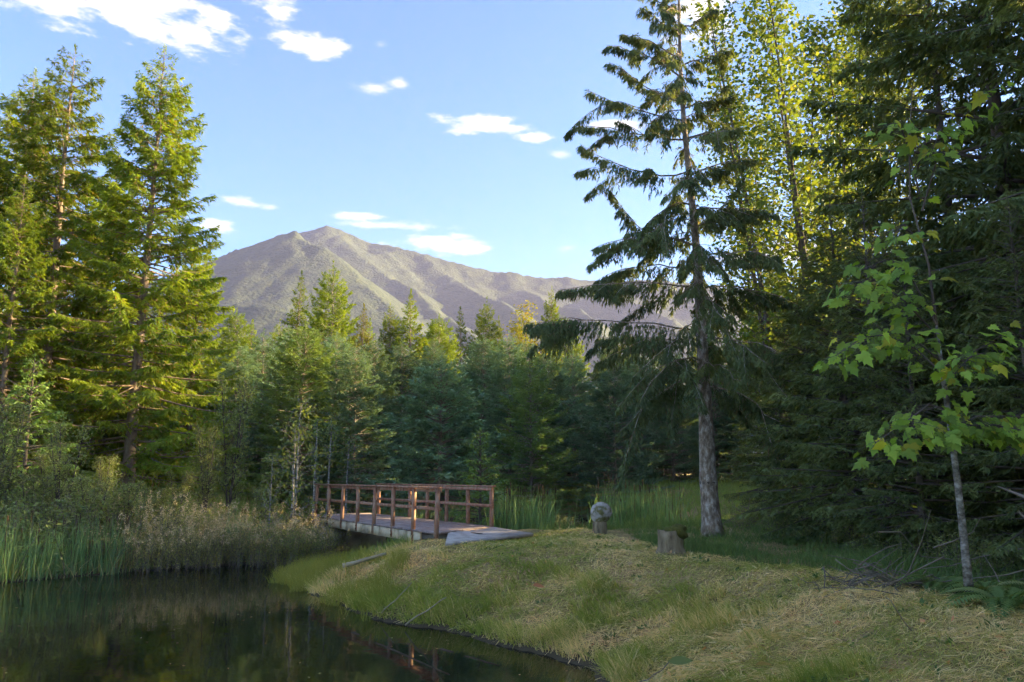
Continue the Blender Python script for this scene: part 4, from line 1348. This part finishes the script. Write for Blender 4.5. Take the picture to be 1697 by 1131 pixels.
def single_leaf(name, label, px, py, z, size, tint, rot, asp=.45, mat='fallen'):
    p = at_z(px, py, z)
    s = np.linspace(0, 1, 7)
    w = np.sin(np.pi * s ** .8) * asp * .5
    v = np.concatenate([np.stack([s - .5, w, .06 * np.sin(s * 3) + .08 * w], 1), np.stack([s - .5, -w, .06 * np.sin(s * 3) + .08 * w], 1), np.stack([s - .5, 0 * s, .06 * np.sin(s * 3)], 1)])
    f = [(14 + k, 15 + k, 1 + k, k) for k in range(6)] + [(7 + k, 8 + k, 15 + k, 14 + k) for k in range(6)]
    o = MB().add(v * size, None, f, tint).build(name, M[mat])
    o.location = p
    o.rotation_euler = rot
    tag(o, label, 'leaf')
    return p


lp = single_leaf('willow_leaf', 'single large pale oval leaf on a twig above the foreground grass', 1128, 1096, 1.22, .135, .3, (.9, 0, .1), .36, 'sapling')
stick('green_twig', 'thin twig carrying the pale oval leaf over the waterline', 'twig', [(1040, 1150), (1108, 1098)], .004, 'twigw', [1.0, 1.215])
for k, (lab, px, py, tn) in enumerate([('orange fallen leaf lying on the middle of the mown bank', 893, 972, 0.0), ('tan curled fallen leaf at the foot of the bank grass', 1052, 1028, .4),
                                       ('pale fallen leaf in the foreground beside the cut stump', 1265, 1102, .6), ('white weathered wood chip lying in the mown grass', 1285, 1050, .6)]):
    p = at_z(px, py, 1.0)
    for _ in range(6):
        p = at_z(px, py, H1(p[0], p[1]) + .07)
    single_leaf('fallen_leaf', lab, px, py, p[2], .16 if k != 3 else .2, tn, (.5, .2, .4 + k), .55 if k != 3 else .2)

# ------------------------------------------------------------------ pale outbuilding glimpsed through the wood
hp = at_y(1338, 790, 44)
hs = thing('outbuilding', 'pale boarded outbuilding glimpsed through the trees right of the hemlock', 'building', (hp[0], 44, H1(hp[0], 44)), -.4)
v, f = box((0, 0, 1.3), (2.6, 0, 0), (0, 1.8, 0), (0, 0, 1.3))
MB().add(v, None, f).build('wall', M['wall'], hs)
rv = np.array([(-2.9, -2.1, 2.55), (2.9, -2.1, 2.55), (2.9, 0, 3.5), (-2.9, 0, 3.5), (2.9, 2.1, 2.55), (-2.9, 2.1, 2.55)])
rv = np.concatenate([rv, rv + UP * .08])
MB().add(rv, None, [(3, 2, 1, 0), (5, 4, 2, 3), (6, 7, 8, 9), (9, 8, 10, 11), (0, 1, 7, 6), (4, 5, 11, 10)]).build('roof', M['roofm'], hs)
v, f = box((.6, -1.83, .95), (.42, 0, 0), (0, .025, 0), (0, 0, .95))
MB().add(v, None, f).build('door', M['rail'], hs)

# ------------------------------------------------------------------ grass
rng = np.random.default_rng(2024)
edge = np.array([at_z(a, b, .90)[:2] for a, b in [(860, 876), (960, 880), (1060, 905), (1180, 926), (1350, 948), (1500, 976), (1697, 1004), (1950, 1040)]])


def visible(x, y, m=.12):
    return np.abs(x) < (CX / F + m) * np.maximum(y, 0) + .8


def land(n, x0, x1, y0, y1):
    x, y = rng.uniform(x0, x1, n), rng.uniform(y0, y1, n)
    k = visible(x, y)
    x, y = x[k], y[k]
    return x, y, shore_sd(x, y)


def edge_y(x):
    return np.interp(x, edge[::-1, 0] if edge[0, 0] > edge[-1, 0] else edge[:, 0], edge[::-1, 1] if edge[0, 0] > edge[-1, 0] else edge[:, 1])


def in_path(x, y):
    return y < edge_y(x) + .9 * (x < 2.5)


def clump(x, y, f, seed):
    return fbm(x * f, y * f, 3, seed)


# right bank and path: sampled so that near ground is dense, far ground thinner with wider blades
n = 800000
x, y, sd = land(n, -6, 9, 2.6, 20.5)
east = (sd > .02) & in_path(x, y) & ~((x < -2.2) & (y > 17.2)) & ~((x < -.9 + (y - 16.5) * .55) & (y > 17.4) & (x > -3))
dist = np.hypot(x, y)
east &= rng.random(len(x)) < np.clip((7.5 / dist) ** 1.3, .22, 1)
x, y, sd, dist = x[east], y[east], sd[east], dist[east]
bank = sd < 2.0 + 1.0 * (clump(x, y, .6, 31) - .45)
dry = .56 + (clump(x, y, .45, 41) - .47) * 1.5 + (clump(x, y, 2.2, 43) - .47) * 1.1
eps = .12
gxs = (ground_h(x + eps, y, False) - ground_h(x - eps, y, False))
gys = (ground_h(x, y + eps, False) - ground_h(x, y - eps, False))
down = np.arctan2(-gys, -gxs)
z = ground_h(x, y) - .01
wide = np.clip(dist / 7, .8, 2.2)


def grass(name, label, k, h, ang, lean, w, tint, mat, segs=2, flop=0.0):
    v, f3, f4, t = blades(np.stack([x[k], y[k], z[k]], 1), h, ang, lean, w, np.clip(tint, 0, 1), segs, flop)
    tag(MB().add(v, f3, f4, t).build(name, M[mat]), label, 'grass', kind='stuff')




def straw(name, label, k, L, ang, w, tint, lift):
    """lying blades of cut grass following the slope"""
    m__ = len(k)
    sx, sy = gxs[k] / (2 * eps), gys[k] / (2 * eps)
    ca, sa = np.cos(ang), np.sin(ang)
    D = norm(np.stack([ca, sa, sx * ca + sy * sa + rng.normal(.12, .26, m__)], 1))
    Wv = norm(np.cross(D, UP + rng.normal(0, .35, (m__, 3))))
    P = np.stack([x[k], y[k], z[k] + lift], 1)
    v, f = rhombi(P, D, L, w, Wv, .05)
    tag(MB().add(v, f, None, np.repeat(np.clip(tint, 0, 1), 4)).build(name, M['grass']), label, 'grass', kind='stuff')


pk = np.where(~bank)[0]
m_ = len(pk)
up_ = rng.random(m_) < .4
a_ = pk[up_]
m_ = len(a_)
grass('mown_grass', 'short green stubble of the mown path', a_, rng.uniform(.025, .075, m_), rng.uniform(0, 6.28, m_), rng.uniform(.1, .9, m_), .0065 * wide[a_] * rng.uniform(.7, 1.4, m_), .02 + dry[a_] * .65 + rng.normal(0, .14, m_), 'grass')
a_ = pk[~up_]
m_ = len(a_)
straw('grass_clippings', 'dry straw coloured clippings scattered over the mown path', a_, rng.uniform(.05, .17, m_), rng.uniform(0, 6.28, m_), .0065 * wide[a_] * rng.uniform(.6, 1.4, m_), .16 + dry[a_] * .7 + rng.normal(0, .16, m_), rng.uniform(0, .03, m_))
bk = np.where(bank)[0]
tuft = clump(x[bk], y[bk], 1.7, 51) + .25 * (clump(x[bk], y[bk], .5, 52) - .45)
up_ = rng.random(len(bk)) < np.clip((tuft - .38) * 4 + 1.2 * np.clip(1 - sd[bk] / .6, 0, 1), .12, .85)
a_, tu = bk[up_], tuft[up_]
m_ = len(a_)
hb_ = (.07 + .55 * np.clip(tu - .36, 0, .4) + .14 * np.clip(1 - sd[a_] / .7, 0, 1)) * rng.uniform(.5, 1.4, m_)
grass('bank_grass', 'tufts of long green grass on the bank above the water', a_, hb_, down[a_] + rng.normal(0, 1.3, m_), rng.uniform(.2, 1.4, m_), .007 * wide[a_] * rng.uniform(.7, 1.5, m_), dry[a_] * .8 + rng.normal(-.05, .17, m_), 'grass', 3)
a_ = bk[~up_]
m_ = len(a_)
straw('flattened_grass', 'flattened pale dry grass combed down the bank', a_, rng.uniform(.04, .2, m_), down[a_] + rng.normal(0, 1.15, m_), .007 * wide[a_] * rng.uniform(.6, 1.5, m_), .02 + dry[a_] * .95 + rng.normal(0, .17, m_), rng.uniform(0, .05, m_))

# broad-leaved weeds and dead leaves scattered over the cut grass
sel = rng.choice(len(x), 700, replace=False)
wm, dm = MB(), MB()
for q in sel[:420]:
    k_ = int(rng.integers(5, 11))
    c = np.array([x[q], y[q], z[q] + .015]) + rng.normal(0, .03, (k_, 3)) * np.array([1, 1, .3])
    leaves_at(wm, c, rng, rng.uniform(.035, .085), .5, droop=-.5)
tag(wm.build('lawn_weeds', M['weed']), 'small broad leaved weeds dotted over the mown bank', 'weeds', kind='stuff')
cq = np.stack([x[sel[420:]], y[sel[420:]], z[sel[420:]] + .035], 1)
leaves_at(dm, cq, rng, .065, .6, tl=(0, .6), droop=.0)
tag(dm.build('dead_leaves', M['fallen']), 'small brown dead leaves scattered over the mown bank', 'leaves', kind='stuff')

# yellow-green tuft on the point below the bridge
n = 60000
x, y, sd = land(n, -6.5, -.8, 12.5, 20)
k = (sd > -.3) & (sd < 1.5) & (x < -2.0 + (y - 13.5) * .05) & (rng.random(len(x)) < np.clip((clump(x, y, 1.1, 64) - .33) * 4, 0, .6))
x, y, sd = x[k], y[k], sd[k]
z = np.maximum(ground_h(x, y), -.05) - .01
m_ = len(x)
grass('shore_grass', 'dense yellow green grass on the point below the bridge', np.arange(m_), rng.uniform(.22, .5, m_), rng.uniform(0, 6.28, m_), rng.uniform(.1, .75, m_), rng.uniform(.006, .011, m_), clump(x, y, 1.2, 61) * .7 + rng.normal(.1, .15, m_), 'ygrass', 3)

# tall weeds beyond the path edge and round the stump
n = 130000
x, y, sd = land(n, 1.0, 13, 6, 26)
ey = edge_y(x)
k = (y > ey - .05 + rng.normal(0, .1, len(x))) & (sd > .3) & (rng.random(len(x)) < np.clip(1.3 - (y - ey) * .12, .25, 1)) & ((x > 2.1) | (y > 19.2))
k &= ~((x > at_z(990, 878, 1)[0] - .45) & (x < at_z(990, 878, 1)[0] + .6) & (y < 18.9))
x, y, sd = x[k], y[k], sd[k]
z = ground_h(x, y) - .01
m_ = len(x)
tf = clump(x, y, .9, 71)
grass('tall_weeds', 'tall dark green weeds along the shaded edge of the path', np.arange(m_), (.06 + .75 * np.clip(tf - .25, 0, .5)) * rng.uniform(.5, 1.3, m_), rng.uniform(0, 6.28, m_), rng.uniform(.1, .9, m_), rng.uniform(.007, .014, m_), tf * .5 + rng.normal(.1, .22, m_), 'weed', 3)

# left bank, ground behind the bridge, far meadow
n = 240000
x, y, sd = land(n, -22, 19, 15, 60)
far_ = (y > np.maximum(edge_y(x) + 1, 24 * (x > 7))) | (x < 0)
k = (sd > .1) & far_ & ~((x > -4.4) & (y < 20.5) & (x > -1 - (y - 17) * .5)) & ~((x > -5) & (y < 18)) & (rng.random(len(x)) < np.clip((24 / y) ** 1.2, .12, 1))
ub = np.abs((x - A0[0]) * NV[0] + (y - A0[1]) * NV[1] - wid / 2) < wid / 2 + .15
sb = (x - A0[0]) * U[0] + (y - A0[1]) * U[1]
k &= ~(ub & (sb > -1.6) & (sb < LEN))
x, y, sd = x[k], y[k], sd[k]
z = ground_h(x, y) - .01
m_ = len(x)
tf = clump(x, y, .5, 81)
grass('meadow_grass', 'bright green unmown grass behind the bridge and on the far bank', np.arange(m_), (.18 + .5 * np.clip(tf - .25, 0, .5)) * rng.uniform(.6, 1.3, m_), rng.uniform(0, 6.28, m_), rng.uniform(.1, .8, m_), rng.uniform(.012, .022, m_) * np.clip(y / 22, 1, 2.2), tf * .6 + rng.normal(.1, .2, m_), 'meadow', 2)

# floating bits on the water
n = 420
x, y = rng.uniform(-13, 2, n), rng.uniform(6, 18, n)
sd = shore_sd(x, y)
k = (sd < -.08) & (rng.random(n) < np.where(sd > -1.2, 1, .35))
P = np.stack([x[k], y[k], np.full(k.sum(), .006)], 1)
a = rng.uniform(0, 6.28, len(P))
D = np.stack([np.cos(a), np.sin(a), 0 * a], 1)
v, f = rhombi(P, D, rng.uniform(.02, .06, len(P)), rng.uniform(.015, .035, len(P)), np.stack([-np.sin(a), np.cos(a), 0 * a], 1))
tag(MB().add(v, f, None, np.repeat(rng.random(len(P)), 4)).build('floating_leaves', M['fallen']), 'small fallen leaves floating on the dark pond', 'leaves', kind='stuff')

# ------------------------------------------------------------------ haze
m = bpy.data.materials.new('haze air')
m.use_nodes = True
nt = m.node_tree
nt.nodes.clear()
vo = N(nt.nodes, 'ShaderNodeOutputMaterial')
pv = N(nt.nodes, 'ShaderNodeVolumePrincipled')
pv.inputs['Color'].default_value = (.64, .62, 1.0, 1)
pv.inputs['Density'].default_value = .00017
pv.inputs['Anisotropy'].default_value = .2
nt.links.new(pv.outputs[0], vo.inputs['Volume'])
HT = MTOP + 12
v, f = box((0, 775, (HT - 1.9) / 2), (1510, 0, 0), (0, 1130, 0), (0, 0, (HT + 1.9) / 2))
tag(MB().add(v, None, f).build('haze', m), 'thin pale evening haze between the wood and the mountain', 'haze', kind='stuff')
